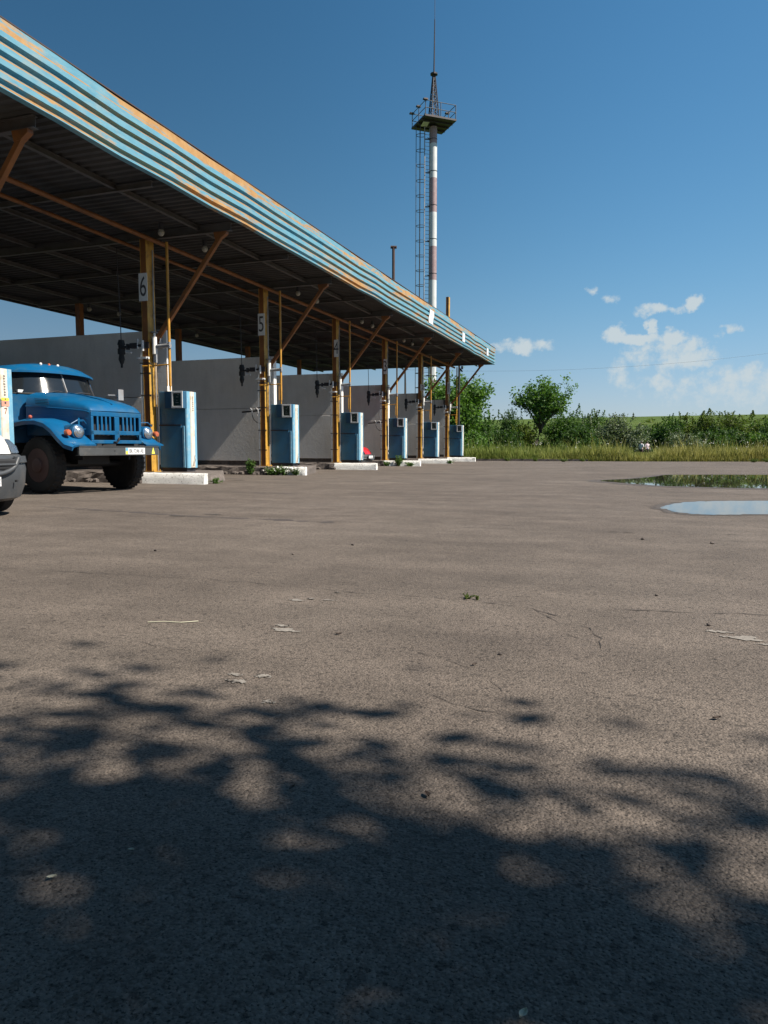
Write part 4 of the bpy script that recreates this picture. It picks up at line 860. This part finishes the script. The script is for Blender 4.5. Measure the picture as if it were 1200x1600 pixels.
# ------------------------------------------------------------------ lattice-topped mast with caged ladder
MX, MY = -20.0, 71.2
mast = thing('radio_mast', 'tall red and white banded mast with caged ladder and railed platform', 'radio mast', (MX, MY, -.03), R(0))
m_, nt_, b_, n, L = newmat('mast_bands'); co = n('ShaderNodeTexCoord').outputs['Object']; sp = n('ShaderNodeSeparateXYZ'); L(co, sp.inputs[0])
q = n('ShaderNodeMath', operation='MULTIPLY_ADD'); L(sp.outputs[2], q.inputs[0]); q.inputs[1].default_value = 1/6.46; q.inputs[2].default_value = -1.12/6.46
fr = n('ShaderNodeMath', operation='FRACT'); L(q.outputs[0], fr.inputs[0]); gt = n('ShaderNodeMath', operation='LESS_THAN'); gt.inputs[1].default_value = .5; L(fr.outputs[0], gt.inputs[0])
ns = noise(n, L, co, 1.5, 7, .7); ns2 = ramp(n, L, noise(n, L, co, 5, 8, .75), [(.5, 0.0), (.7, .7)])
L(mixc(n, L, gt.outputs[0], mixc(n, L, ns2, ramp(n, L, ns, [(.3, (.22, .145, .15)), (.7, (.28, .20, .20))]), (.36, .31, .31)), ramp(n, L, ns, [(.3, (.42, .44, .44)), (.7, (.54, .56, .55))])), b_.inputs['Base Color']); b_.inputs['Roughness'].default_value = .6
mb = MB(); mb.tube((0, 0, 0), (0, 0, 31.75), .40, .335, n=24); obj('pole', mb, m_, mast, smooth=40)
mb = MB()
for z in (4, 8.0, 14.4, 17.9, 21.2, 24.4, 27.6, 30.6): mb.tube((0, 0, z-.03), (0, 0, z+.03), .415-.002*z, n=20)
obj('flange', mb, M['steel_dark'], mast)
ROT = Euler((0, 0, YAW+.37)).to_matrix(); HP = 1.64
def rp(x, y, z): v = ROT @ Vector((x, y, 0)); return (v.x, v.y, z)
mb = MB(); mb.box((0, 0, 32.0), (2*HP, 2*HP, .16), rot=ROT)
for s in (-.85, 0, .85): mb.beam(rp(-HP*.97, s, 31.86), rp(HP*.97, s, 31.86), .1, .12)
pf = obj('platform', mb, M['steel_dark'], mast)
mb = MB(); mb.box(rp(-1.0, -.2, 31.79), (.6, 1.0, .025), rot=Euler((0, 0, YAW+.2)).to_matrix()); obj('hatch', mb, M['sign_white'], pf)
mb = MB(); cs = [(-HP, -HP), (HP, -HP), (HP, HP), (-HP, HP)]
for i in range(4):
    a, b = cs[i], cs[(i+1) % 4]
    for t in (0, .5): x, y = a[0]+(b[0]-a[0])*t, a[1]+(b[1]-a[1])*t; mb.tube(rp(x*.96, y*.96, 32.05), rp(x*.96, y*.96, 33.35), .04, n=6)
    for z in (32.7, 33.35): mb.tube(rp(a[0]*.96, a[1]*.96, z), rp(b[0]*.96, b[1]*.96, z), .032, n=6)
obj('railing', mb, M['truck_grey'], mast)
for i, (x, y) in enumerate(((-1, -1), (-1, 0), (-1, 1), (0, 1), (1, 0.2))):
    mb = MB(); mb.box(rp(x*HP*.98, y*HP*.98, 33.4), (.42, .3, .12), rot=ROT); obj('beacon', mb, M['steel_dark'], mast)
mb = MB(); lw = lambda z: .42-(z-32.08)*.075
for sx, sy in cs: mb.tube(rp(math.copysign(lw(32.08), sx), math.copysign(lw(32.08), sy), 32.08), rp(math.copysign(lw(36.6), sx), math.copysign(lw(36.6), sy), 36.6), .055, n=6)
zz = 32.08
while zz < 36.0:
    z1 = zz+.62
    for i in range(4):
        a, b = cs[i], cs[(i+1) % 4]; g = lambda c, z: rp(math.copysign(lw(z), c[0]), math.copysign(lw(z), c[1]), z)
        mb.tube(g(a, zz), g(b, z1), .028, n=5); mb.tube(g(b, zz), g(a, z1), .028, n=5); mb.tube(g(a, z1), g(b, z1), .028, n=5)
    zz = z1
mb.tube(rp(0, 0, 36.55), rp(0, 0, 36.68), .36, n=10); obj('lattice', mb, M['steel_dark'], mast)
mb = MB(); mb.tube((0, 0, 36.6), (.05, 0, 41.6), .075, .045, n=8); mb.tube((.05, 0, 41.6), (.05, 0, 52), .022, .018, n=6); obj('whip_antenna', mb, M['steel_dark'], mast)
# ladder on the camera-left side of the pole
lr = Vector((-math.cos(YAW), -math.sin(YAW), 0)); lf = Vector((math.sin(YAW)*-1, math.cos(YAW), 0))
mb = MB(); dA, wl_ = .62, .24
for s in (-1, 1): mb.tube(lr*(dA+.28*s*.9)+lf*-.10*s+Vector((0, 0, .5)), lr*(dA+.28*s*.9)+lf*-.10*s+Vector((0, 0, 33.0)), .05, n=6)
for z in np.arange(.8, 32, .36): mb.tube(lr*(dA-.25)+lf*.09+Vector((0, 0, z)), lr*(dA+.25)+lf*-.09+Vector((0, 0, z)), .022, n=5)
lad = obj('ladder', mb, M['grey_metal'], mast)
for z in (8, 11.2, 14.4, 17.7, 21.0, 24.3, 27.5, 30.6):
    mb = MB(); mb.tube(lr*.3+Vector((0, 0, z)), lr*(dA+.2)+Vector((0, 0, z)), .045, n=6); mb.tube(lr*.3+Vector((0, 0, z+.02)), lr*.6+lf*-.3+Vector((0, 0, z+.05)), .03, n=6); obj('ladder_bracket', mb, M['steel_dark'], mast)
mb = MB(); cc = lr*(dA+.55)
zs_ = np.arange(4.0, 31.9, 1.42)
for z in zs_: mb.path([cc+lr*(.52*math.cos(a))+lf*(.42*math.sin(a))+Vector((0, 0, z)) for a in np.linspace(-2.3, 2.3, 12)], .030, n=5)
for a in (-1.3, 0, 1.3): mb.tube(cc+lr*(.52*math.cos(a))+lf*(.42*math.sin(a))+Vector((0, 0, 4)), cc+lr*(.52*math.cos(a))+lf*(.42*math.sin(a))+Vector((0, 0, 31.8)), .034, n=5)
obj('ladder_cage', mb, M['truck_grey'], mast)
# overhead line far off, hung between two poles outside the frame
t = thing('power_line', 'thin dark power line crossing the sky above the bushes', 'power line', (0, 0, 0))
A_, B_ = Vector((-34, 106, 12.5)), Vector((30, 130, 17.0)); mb = MB()
mb.path([A_.lerp(B_, s)-Vector((0, 0, 1.7*4*s*(1-s))) for s in np.linspace(0, 1, 40)], .011, n=5); obj('wire', mb, M['steel_dark'], t)
for P_ in (A_, B_):
    mb = MB(); mb.tube((P_.x, P_.y, -.2), (P_.x, P_.y, P_.z+.4), .16, .11, n=8); mb.tube((P_.x-.5, P_.y, P_.z), (P_.x+.5, P_.y, P_.z), .05, n=6); obj('pole', mb, M['bark'], t)

# ------------------------------------------------------------------ trees and shrubs
def leaf_quads(P, rng, size, aspect=.5, up=.3):
    """one folded-flat leaf quad per point"""
    n = len(P); d = rng.normal(size=(n, 3)); d[:, 2] = d[:, 2]*.6-.1; d /= np.linalg.norm(d, axis=1)[:, None]
    nr = rng.normal(size=(n, 3)); nr[:, 2] += up*2; s = np.cross(d, nr); s /= np.linalg.norm(s, axis=1)[:, None]+1e-9
    L_ = size*rng.uniform(.6, 1.35, n)[:, None]; W_ = L_*aspect
    V = np.stack([P-d*L_*.5, P+s*W_*.5, P+d*L_*.5, P-s*W_*.5], 1).reshape(-1, 3)
    return V, np.arange(4*n).reshape(-1, 4)
def branch_tree(rng, height, trunk_h, spread, lean=(0, 0), nmain=6, r0=.18, levels=3, up=.55, dens=1.0, len0=None):
    """trunk and limbs as tapered tubes; returns builder and the list of twig points"""
    mb = MB(); tips = []
    def grow(p, d, ln, r, lev):
        pts = [p]; rr = [r]; q = p.copy(); d = d.copy()
        for i in range(4):
            d = (d+Vector(rng.normal(size=3))*.16+Vector((0, 0, .05*lev))).normalized(); q = q+d*ln/4; pts.append(q.copy()); rr.append(r*(1-.17*(i+1)))
            if lev >= 1: tips.append((q.copy(), lev))
        mb.path(pts, rr, n=6 if lev < 2 else 4)
        if lev < levels:
            for k in range(rng.integers(3, 6)):
                i = rng.integers(1, 5); a = rng.uniform(0, 2*math.pi); o_ = d.orthogonal().normalized(); o2 = d.cross(o_)
                nd = (d*rng.uniform(.35, .8)+(o_*math.cos(a)+o2*math.sin(a))*rng.uniform(.5, .95)+Vector((0, 0, up*.3))).normalized()
                grow(pts[i].copy(), nd, ln*rng.uniform(.55, .78), rr[i]*.62, lev+1)
    top = Vector((lean[0], lean[1], trunk_h)); mid = top*.5+Vector(rng.normal(size=3))*.08
    mb.path([(0, 0, -.3), tuple(mid*.5), tuple(mid), tuple(top)], [r0*1.25, r0, r0*.9, r0*.8], n=10)
    ln = len0 or (height-trunk_h)*.48
    for k in range(nmain):
        a = 2*math.pi*k/nmain+rng.uniform(-.4, .4); e = rng.uniform(.25, 1.0)
        d = Vector((math.cos(a)*spread*(1-e*.6), math.sin(a)*spread*(1-e*.6), .35+e*up*1.6)).normalized(); grow(top.copy(), d, ln*rng.uniform(.75, 1.1), r0*.55, 1)
    return mb, tips
def foliage(tips, rng, per, rad, size, zmin=None, aspect=.55):
    P = []
    for (p, lev) in tips:
        k = int(per*(.4 if lev == 1 else 1)*rng.uniform(.5, 1.5)); c = np.array(p)
        if zmin is not None and c[2] < zmin: k = int(k*.3)
        P.append(c+rng.normal(size=(k, 3))*np.array([rad, rad, rad*.7]))
    return leaf_quads(np.concatenate(P), rng, size, aspect)
def make_tree(name, label, cat, loc, seed, leafm, group=None, per=14, rad=.28, size=.22, zmin=None, aspect=.55, **kw):
    rg = np.random.default_rng(seed); t = thing(name, label, cat, loc, 0, group)
    mb, tips = branch_tree(rg, **kw); obj('trunk', mb, M['bark'], t, smooth=60)
    V, F = foliage(tips, rg, per, rad, size, zmin, aspect); npobj('crown', V, F, leafm, t); return t
def bush_mesh(seed, w_, h_, d_, nclump=150, per=34, leaf=.2, spiky=.25, hollow=.35):
    """uneven shrub: leaf clumps on several lobes of different height"""
    rg = np.random.default_rng(seed); P = []; lobes = []
    for i in range(9):
        a = rg.uniform(0, 2*math.pi); q = rg.uniform(0, .62); s = rg.uniform(.35, .62)
        lobes.append((np.array([q*math.cos(a)*w_/2, q*math.sin(a)*d_/2, 0]), s, rg.uniform(.55, 1.0)))
    for i in range(nclump):
        c, s, hh = lobes[rg.integers(len(lobes))]; v = rg.normal(size=3); v /= np.linalg.norm(v); v[2] = abs(v[2])*1.0 if rg.random() < .85 else v[2]*.2
        r_ = rg.uniform(hollow, 1.0)**.5
        p = c+v*np.array([s*w_*.62, s*d_*.62, h_*hh*.93])*r_; p[2] = max(p[2], rg.uniform(.05, .5))
        rad = rg.uniform(.16, .40)*min(h_, 3)/2.6; P.append(p+rg.normal(size=(int(per*rg.uniform(.5, 1.4)), 3))*np.array([rad, rad, rad*.65]))
    for i in range(int(16*spiky*4)):                       # shoots standing above the outline
        c, s, hh = lobes[rg.integers(len(lobes))]; b = c+np.array([rg.normal()*s*w_*.3, rg.normal()*s*d_*.3, h_*hh*.78]); tip = b+np.array([rg.normal()*.3, rg.normal()*.3, rg.uniform(.3, .75)*h_*.28])
        for u in np.linspace(0, 1, 9): P.append(b+(tip-b)*u+rg.normal(size=(6, 3))*.10*(1.2-u))
    V, F = leaf_quads(np.concatenate(P), rg, leaf)
    mb = MB()
    for c, s, hh in lobes: mb.path([(c[0]*.3, c[1]*.3, -.2), tuple(c*.7+np.array([0, 0, h_*hh*.35])), tuple(c+np.array([rg.normal()*.2, rg.normal()*.2, h_*hh*.75]))], [.07, .05, .015], n=5)
    return V, F, mb
def gz(x, y): return float(ground_z(np.array([float(x)]), np.array([float(y)]))[0])
def at(px, D, py=700): return ((px-600)/FPX*D*math.cos(YAW)-D*math.sin(YAW), (px-600)/FPX*D*math.sin(YAW)+D*math.cos(YAW))
# two taller trees
x, y = at(713, 66); make_tree('tree', 'bright green leafy tree rising behind the farthest pump and canopy end', 'tree', (x, y, gz(x, y)), 11, M['leaf_bright'], 'trees beyond the yard', per=22, rad=.36, size=.29, height=7.4, trunk_h=1.2, spread=.72, nmain=11, r0=.16, levels=3, up=1.6, len0=2.95)
x, y = at(829, 76); make_tree('tree', 'taller open crowned tree with leaning trunk standing alone against the sky', 'tree', (x, y, gz(x, y)), 23, M['leaf_bright'], 'trees beyond the yard', per=10, rad=.27, size=.28, height=9.2, trunk_h=2.7, spread=1.15, lean=(.9, .3), nmain=9, r0=.24, levels=3, up=.85, len0=2.85)
PROTO = {}
def bush(px, top, wpx, D, kind, seed, label, dpx=None):
    wm_, h_ = wpx*1.12*D/FPX, CAM_H+(708-top)*D/FPX*1.04
    x, y = at(px, D); g = gz(x, y)
    t = thing('shrub', label, 'shrub', (x, y, g), seed*.0, 'shrubs beyond the yard')
    nc = int(90+52*wm_*min(h_, 4)/3); V, F, mb = bush_mesh(seed, wm_, (h_-g)*.93, min(wm_, 4.5), nc, 34, .24 if kind != 'leaf_grey' else .21)
    obj('stem', mb, M['bark'], t); npobj('crown', V, F, M[kind], t)
BUSHES = [(872, 634, 70, 82, 'leaf_mid', 'tall green shrub crowding the right side of the lone tree'), (1020, 655, 40, 110, 'leaf_olive', 'far olive shrub in the gap right of the silvery one'), (757, 655, 60, 84, 'leaf_mid', 'mid green shrub filling the gap right of the farthest pump'), (797, 638, 62, 92, 'leaf_dark', 'dark round shrub left of the tall lone tree'), (785, 668, 80, 74, 'leaf_dark', 'low dark shrub in front, left of the lone tree trunk'),
          (822, 660, 46, 83, 'leaf_olive', 'low olive shrub at the foot of the lone tree'), (886, 640, 66, 84, 'leaf_mid', 'green shrub just right of the lone tree'), (905, 668, 80, 76, 'leaf_dark', 'dark low shrub mass right of the lone tree trunk'), (925, 641, 60, 90, 'leaf_mid', 'green shrub between the lone tree and the silvery one'),
          (962, 641, 84, 80, 'leaf_grey', 'silvery grey willow-like shrub in the middle of the row'), (990, 664, 36, 78, 'leaf_grey', 'small silvery shrub at the right foot of the large silvery one'), (1008, 668, 50, 104, 'leaf_mid', 'distant green shrub behind the two people'),
          (1044, 645, 38, 98, 'leaf_mid', 'tall narrow shrub right of the gap in the row'), (1038, 662, 56, 86, 'leaf_dark', 'very dark shrub right of the two people'), (1075, 648, 64, 90, 'leaf_olive', 'olive shrub right of the narrow tall one'), (1070, 674, 56, 78, 'leaf_grey', 'low pale green shrub in front of the dark ones'),
          (1104, 640, 46, 86, 'leaf_olive', 'shrub with shoots sticking up against the hill'), (1100, 668, 60, 80, 'leaf_dark', 'dark low shrub below the one with shoots'), (1145, 642, 58, 88, 'leaf_olive', 'broad olive shrub near the right edge'), (1140, 672, 60, 82, 'leaf_dark', 'low dark shrub near the right edge'),
          (1178, 655, 50, 92, 'leaf_olive', 'olive shrub second from the right edge'), (1206, 644, 50, 88, 'leaf_mid', 'green shrub cut by the right edge of the view'), (1190, 676, 60, 80, 'leaf_mid', 'low green shrub in front at the right edge'), (737, 672, 50, 62, 'leaf_bright', 'bright low shrub touching the farthest pump')]
for i, (px, top, wpx, D, kind, lab) in enumerate(BUSHES): bush(px, top, wpx, D, kind, 100+i, lab)
# scrub dotting the far hillside: nobody could count it
V_, F_ = [], []; o_ = 0; rg = np.random.default_rng(5)
P = []
for i in range(260):
    px = rg.uniform(600, 1300); D = rg.uniform(130, 230); x, y = at(px, D); s = rg.uniform(.4, 1.0); P.append(np.array([x, y, gz(x, y)+s*.3])+rg.normal(size=(26, 3))*np.array([s*1.2, s*1.2, s*.35]))
V, F = leaf_quads(np.concatenate(P), rg, .9); tag(npobj('hill_scrub', V, F, M['leaf_olive']), kind='stuff')
# off-frame trees: first pair throw the dappled shadow, the rest added to block sky
SHADE = [((4.6, .05, 0), 41, 9.0, 3.0, 62, 8, 'broad shade tree beside the yard, nearest the camera'), ((6.7, -.85, 0), 44, 10.0, 4.0, 58, 8, 'tall shade tree farther out at the yard edge'), ((4.4, -5.0, 0), 47, 9.5, 3.0, 110, 11, 'unseen tree added to block sky, behind the camera at the yard edge'),
         ((1.7, -2.3, 0), 52, 9.0, 3.4, 120, 11, 'unseen tree added to block sky, arching right over the camera'), ((-2.2, -3.2, 0), 57, 9.0, 3.2, 120, 11, 'unseen tree added to block sky, behind the camera on its left'), ((9.5, -3.6, 0), 59, 9.5, 2.8, 110, 11, 'unseen tree added to block sky, at the outer corner of the yard'), ((-6.0, -5.5, 0), 61, 9.5, 2.8, 120, 11, 'unseen tree added to block sky, far left behind the camera')]
for i, (loc, sd, hh, th, pr, nm_, lab) in enumerate(SHADE):
    make_tree('shade_tree', lab, 'tree', loc, sd, M['leaf_dark'], 'shade trees beside the yard', per=pr, rad=.36, size=.17, aspect=.6, height=hh, trunk_h=th, spread=1.25, nmain=nm_, r0=.2, levels=2, up=.65, len0=2.7)

# ------------------------------------------------------------------ meadow grass (uncountable) along and beyond the yard edge
rg = np.random.default_rng(3)
def blades(n, xy, hmin, hmax, wd, seed):
    rg = np.random.default_rng(seed); x, y = xy(n, rg); z = ground_z(x, y)
    h = rg.uniform(hmin, hmax, n)*(.75+.5*np.sin(x*.9+y*.4)*np.sin(y*.7-x*.3)*.5+.25*rg.random(n)); px_, py_ = at(1005, 80); q0 = np.array([-.1, 50.0]); dv = np.array([px_, py_])-q0; tt = np.clip(((x-q0[0])*dv[0]+(y-q0[1])*dv[1])/(dv@dv), 0, 1)
    h = np.where(np.hypot(x-q0[0]-tt*dv[0], y-q0[1]-tt*dv[1]) < 1.0, np.minimum(h*.6, .55), h)      # trampled path to the two people
    a = rg.uniform(0, math.pi, n); b = rg.uniform(0, 2*math.pi, n); ben = h*rg.uniform(.05, .45, n)
    cx, cy = np.cos(a)*wd/2, np.sin(a)*wd/2; bx, by = np.cos(b)*ben, np.sin(b)*ben
    V = np.stack([np.stack([x-cx, y-cy, z], 1), np.stack([x+cx, y+cy, z], 1), np.stack([x+cx*.7+bx*.4, y+cy*.7+by*.4, z+h*.6], 1), np.stack([x-cx*.7+bx*.4, y-cy*.7+by*.4, z+h*.6], 1), np.stack([x+bx+cx*.1, y+by, z+h], 1), np.stack([x+bx-cx*.1, y+by, z+h], 1)], 1).reshape(-1, 3)
    k = np.arange(n)*6; F = np.concatenate([np.stack([k, k+1, k+2, k+3], 1), np.stack([k+3, k+2, k+4, k+5], 1)]); return V, F
def field(n, rg):
    px = rg.uniform(690, 1235, n); f = rg.random(n)**1.6; x = np.zeros(n); D = 50+f*36
    x = (px-600)/FPX*D*math.cos(YAW)-D*math.sin(YAW); y0 = np.array([edge_y(q) for q in x]); y = y0+.1+f*34; return x, y
V, F = blades(52000, field, .45, 1.0, .045, 3)
def fringe(n, rg):
    px = rg.uniform(690, 1235, n); D = 52; x = (px-600)/FPX*D*math.cos(YAW)-D*math.sin(YAW); y = np.array([edge_y(q) for q in x])-.15+rg.random(n)**2*1.2; return x, y
V2, F2 = blades(9000, fringe, .12, .55, .03, 4)
def stalks(n, rg):
    x, y = field(n, rg); return x, y
V3, F3 = blades(1500, stalks, 1.1, 1.75, .05, 6)
tag(npobj('grass', np.concatenate([V, V2, V3]), np.concatenate([F, F2+len(V), F3+len(V)+len(V2)]), M['grass']), kind='stuff')
# pale umbels scattered in the grass
P = []; x, y = field(90, rg); z = ground_z(x, y)
for i in range(90): P.append(np.array([x[i], y[i], z[i]+rg.uniform(.8, 1.35)])+rg.normal(size=(5, 3))*.05)
V, F = leaf_quads(np.concatenate(P), rg, .07, .8); tag(npobj('wild_flowers', V, F, paint('umbel', (.55, .55, .48), .8)), kind='stuff')

# ------------------------------------------------------------------ weeds on islands and yard
def weed(loc, seed, h, w_, n, label, kind='leaf_bright', flowers=0, group='weeds growing at the islands'):
    rg = np.random.default_rng(seed); t = thing('weed', label, 'weed', loc, 0, group); P = []; mb = MB()
    for i in range(n):
        a = rg.uniform(0, 2*math.pi); q = rg.uniform(.1, 1)*w_; tip = np.array([q*math.cos(a), q*math.sin(a), h*rg.uniform(.45, 1)]); mb.path([(tip[0]*.15, tip[1]*.15, -.01), tuple(tip*np.array([.5, .5, .6])), tuple(tip)], .004, n=4)
        for u in np.linspace(.25, 1, 6): P.append(tip*np.array([u*.9, u*.9, u])+rg.normal(size=(3, 3))*min(.025, h*.12))
    V, F = leaf_quads(np.concatenate(P), rg, min(.075, h*.3+.006), .45); obj('stems', mb, M['leaf_olive'], t); npobj('leaves', V, F, M[kind], t)
    if flowers:
        P = [np.array([rg.normal()*w_*.6, rg.normal()*w_*.35, h*rg.uniform(.35, 1.0)])+rg.normal(size=(4, 3))*.015 for i in range(flowers)]; V, F = leaf_quads(np.concatenate(P), rg, .04, .9); npobj('flowers', V, F, M['white'], t)
for i, (x, k, dy, h, w_, n_, fl, lab) in enumerate(((-11.95, 1, -.84, .30, .16, 22, 0, 'green weed at the foot of the crumbling kerb below pump five'), (-11.1, 1, -.86, .26, .35, 40, 12, 'green weed with white flowers at the middle of kerb five'), (-10.75, 1, -.86, .26, .28, 26, 34, 'white flowering weed on the front of kerb five'), (-10.35, 1, -.82, .24, .22, 18, 34, 'white flowering weed at the tip of kerb five'),
        (-9.86, 0, 1.5, .34, .14, 16, 0, 'green weed right of the pump beside the blue truck'), (-9.80, 0, -.3, .14, .18, 14, 0, 'small weed at the end of the kerb nearest the truck'), (-10.9, 3, -.8, .52, .30, 36, 0, 'tall green weed in front of the third pump from the end'), (-10.3, 3, -.82, .20, .35, 24, 6, 'low weed along the kerb of the third pump from the end'), (-11.5, 3, -.84, .22, .3, 20, 0, 'weed at the broken kerb beyond the red car'), (-9.9, 4, -.86, .2, .3, 16, 0, 'small weed at the second kerb from the far end'))):
    weed((x, Y6+PX*k+dy, .0 if h < .5 and dy < 0 else .25 if k == 0 and dy > 0 else 0.0), 300+i, h, w_, n_, lab, 'leaf_mid', fl)
for i, (x, y, lab) in enumerate(((-.95, 4.15, 'small green tuft growing in the crack in the middle of the yard'), (-.88, 4.13, 'tiny sprig beside the tuft in the yard crack'))):
    weed((x, y, .002), 330+i, .022, .055 if i == 0 else .025, 9 if i == 0 else 5, lab, 'leaf_olive', group='tufts in the yard crack')
for i, (x, y) in enumerate(((-6.5, 47.6), (-4.6, 46.3), (-3.6, 47.9), (6.2, 48.3), (7.0, 49.2), (-8.3, 47.6))):
    weed((x, y, 0), 340+i, .22, .35, 20, ['low tuft left of the bush gap at the yard edge', 'low tuft standing forward on the yard', 'low tuft near the yard edge below the lone tree', 'low tuft by the far puddle on the right', 'low tuft at the right end of the yard edge', 'low tuft beside the farthest island'][i], 'leaf_olive', group='tufts at the yard edge')

# ------------------------------------------------------------------ litter on the asphalt
def leaf_litter(x, y, s, rz, col, lab, name='fallen_leaf', cat='leaf'):
    mb = MB(); n_ = 7; up = []; dn = []
    for i in range(n_):
        u = i/(n_-1); wv = s*.28*math.sin(math.pi*u)**.8; z = .004+.25*s*(u-.5)**2; up.append((s*(u-.5), wv, z+.12*s)); dn.append((s*(u-.5), -wv, z+.12*s))
    mid = [(s*(i/(n_-1)-.5), 0, .003+.2*s*(i/(n_-1)-.5)**2) for i in range(n_)]
    mb.add(up+mid+dn, [(i, i+1, n_+i+1, n_+i) for i in range(n_-1)]+[(n_+i, n_+i+1, 2*n_+i+1, 2*n_+i) for i in range(n_-1)])
    o = obj(name, mb, col, loc=(x, y, .002)); o.rotation_euler = (0, 0, rz); tag(o, lab, cat, 'dry leaves on the asphalt')
pale = paint('dry_leaf', (.42, .40, .30), .8); dk = paint('dark_leaf', (.045, .03, .022), .85)
for x, y, s, rz, m_, lab in ((-.15, 1.075, .022, 1.2, pale, 'small pale curled leaf at the bottom edge'), (-1.115, 1.12, .020, .8, pale, 'pale leaf lying in the shade at lower left'), (-1.03, 1.26, .013, .4, pale, 'tiny pale leaf in the lower left shade'), (.25, 2.54, .03, .5, dk, 'dark crumpled leaf right of the shadow edge'), (-.49, 1.72, .028, 2.2, dk, 'dark leaf lying in the middle of the shade'), (-.83, 1.64, .022, 1.4, dk, 'dark standing leaf left of the middle of the shade'), (-1.33, 3.13, .03, .2, dk, 'dark leaf beside the pale stain'), (-.62, 2.86, .025, .9, dk, 'dark leaf on the sunlit middle of the yard')):
    leaf_litter(x, y, s, rz, m_, lab)
mb = MB(); mb.path([(-2.33, 3.03, .004), (-2.25, 3.06, .007), (-2.17, 3.08, .004), (-2.10, 3.13, .005)], .0028, n=5); tag(obj('twig', mb, pale), 'thin pale dry twig lying on the asphalt at left', 'twig')
rg = np.random.default_rng(12)
for i, (x, y, s) in enumerate(((-2.7, 5.4, .010), (-.55, 3.05, .008), (.33, 3.9, .011), (-3.9, 5.2, .012), (.1, 4.6, .009), (.02, 7.4, .016), (.62, 7.3, .016), (-2.45, 6.1, .012))):
    mb = MB(); mb.sphere((0, 0, s*.35), s, 8, sc=(1.2, .9, .6)); mb.v = [tuple(np.array(v)*(1+.18*rg.normal())) for v in mb.v]
    o = obj('stone', mb, M['dark_brown'] if i % 2 else M['concrete'], smooth=60, loc=(x, y, .002)); tag(o, ['small stone on the yard left of the long crack', 'small stone near the branching crack', 'small stone right of the branching crack', 'small stone at the left end of the yard', 'small stone beyond the right-hand crack', 'dark stone before the near puddle', 'dark stone by the near puddle rim', 'small stone in the middle of the left yard'][i], 'stone', 'stones on the yard')

# ------------------------------------------------------------------ two people far off in the meadow
def person(loc, rz, label, top, sit=0):
    t = thing('person', label, 'person', loc, rz, 'people in the meadow')
    J = [(0, 0, .92), (0, 0, 1.12), (0, .0, 1.32), (0, 0, 1.42), (0, .01, 1.48), (0, .01, 1.58)]; rad = [.14, .12, .13, .05, .075, .085]
    E = [(0, 1), (1, 2), (2, 3), (3, 4), (4, 5)]
    for s in (-1, 1):
        b = len(J); J += [(s*.17, 0, 1.34), (s*.24, .03, 1.10), (s*.22, .16, .92), (s*.21, .22, .86), (s*.09, 0, .84), (s*.10, .01, .47), (s*.10, -.01, .08), (s*.10, .12, .03)]
        rad += [.055, .042, .03, .028, .085, .055, .04, .03]; E += [(2, b), (b, b+1), (b+1, b+2), (b+2, b+3), (0, b+4), (b+4, b+5), (b+5, b+6), (b+6, b+7)]
    me = bpy.data.meshes.new('body'); me.from_pydata(J, E, []); o = bpy.data.objects.new('body', me); COL.objects.link(o); o.parent = t; me.materials.append(M['skin'])
    sk = o.modifiers.new('skin', 'SKIN')
    if not me.skin_vertices: 
        bpy.context.view_layer.objects.active = o
    lay = me.skin_vertices[0].data if me.skin_vertices else None
    if lay:
        for v, r_ in zip(lay, rad): v.radius = (r_, r_)
        lay[0].use_root = True
    ss = o.modifiers.new('sub', 'SUBSURF'); ss.levels = 1; ss.render_levels = 1
    mb = MB(); mb.loft([[(a*math.cos(q), b*math.sin(q), z) for q in np.linspace(0, 2*math.pi, 14, endpoint=False)] for z, a, b in ((.86, .19, .14), (1.0, .18, .135), (1.15, .17, .125), (1.32, .215, .13), (1.40, .14, .09), (1.43, .07, .07))])
    for s in (-1, 1): mb.tube((s*.18, 0, 1.36), (s*.25, .03, 1.10), .075, .06, n=8)
    obj('shirt', mb, top, t, smooth=60)
    mb = MB()
    for s in (-1, 1): mb.tube((s*.09, 0, .88), (s*.10, 0, .12), .11, .065, n=8)
    obj('trousers', mb, M['trouser_dark'], t, smooth=60)
    mb = MB(); mb.sphere((0, -.015, 1.575), .105, 12, sc=(.95, 1.05, 1.05)); obj('hair', mb, M['hair'], t, smooth=True)
    return t
x, y = at(1000.5, 76); person((x, y, gz(x, y)-.12), 2.6, 'person in white standing in tall grass, left of two', M['shirt_white'])
x, y = at(1009.5, 76.5); person((x, y, gz(x, y)-.12), 3.6, 'person in a pinkish top standing in tall grass, right of two', M['shirt_pink'])
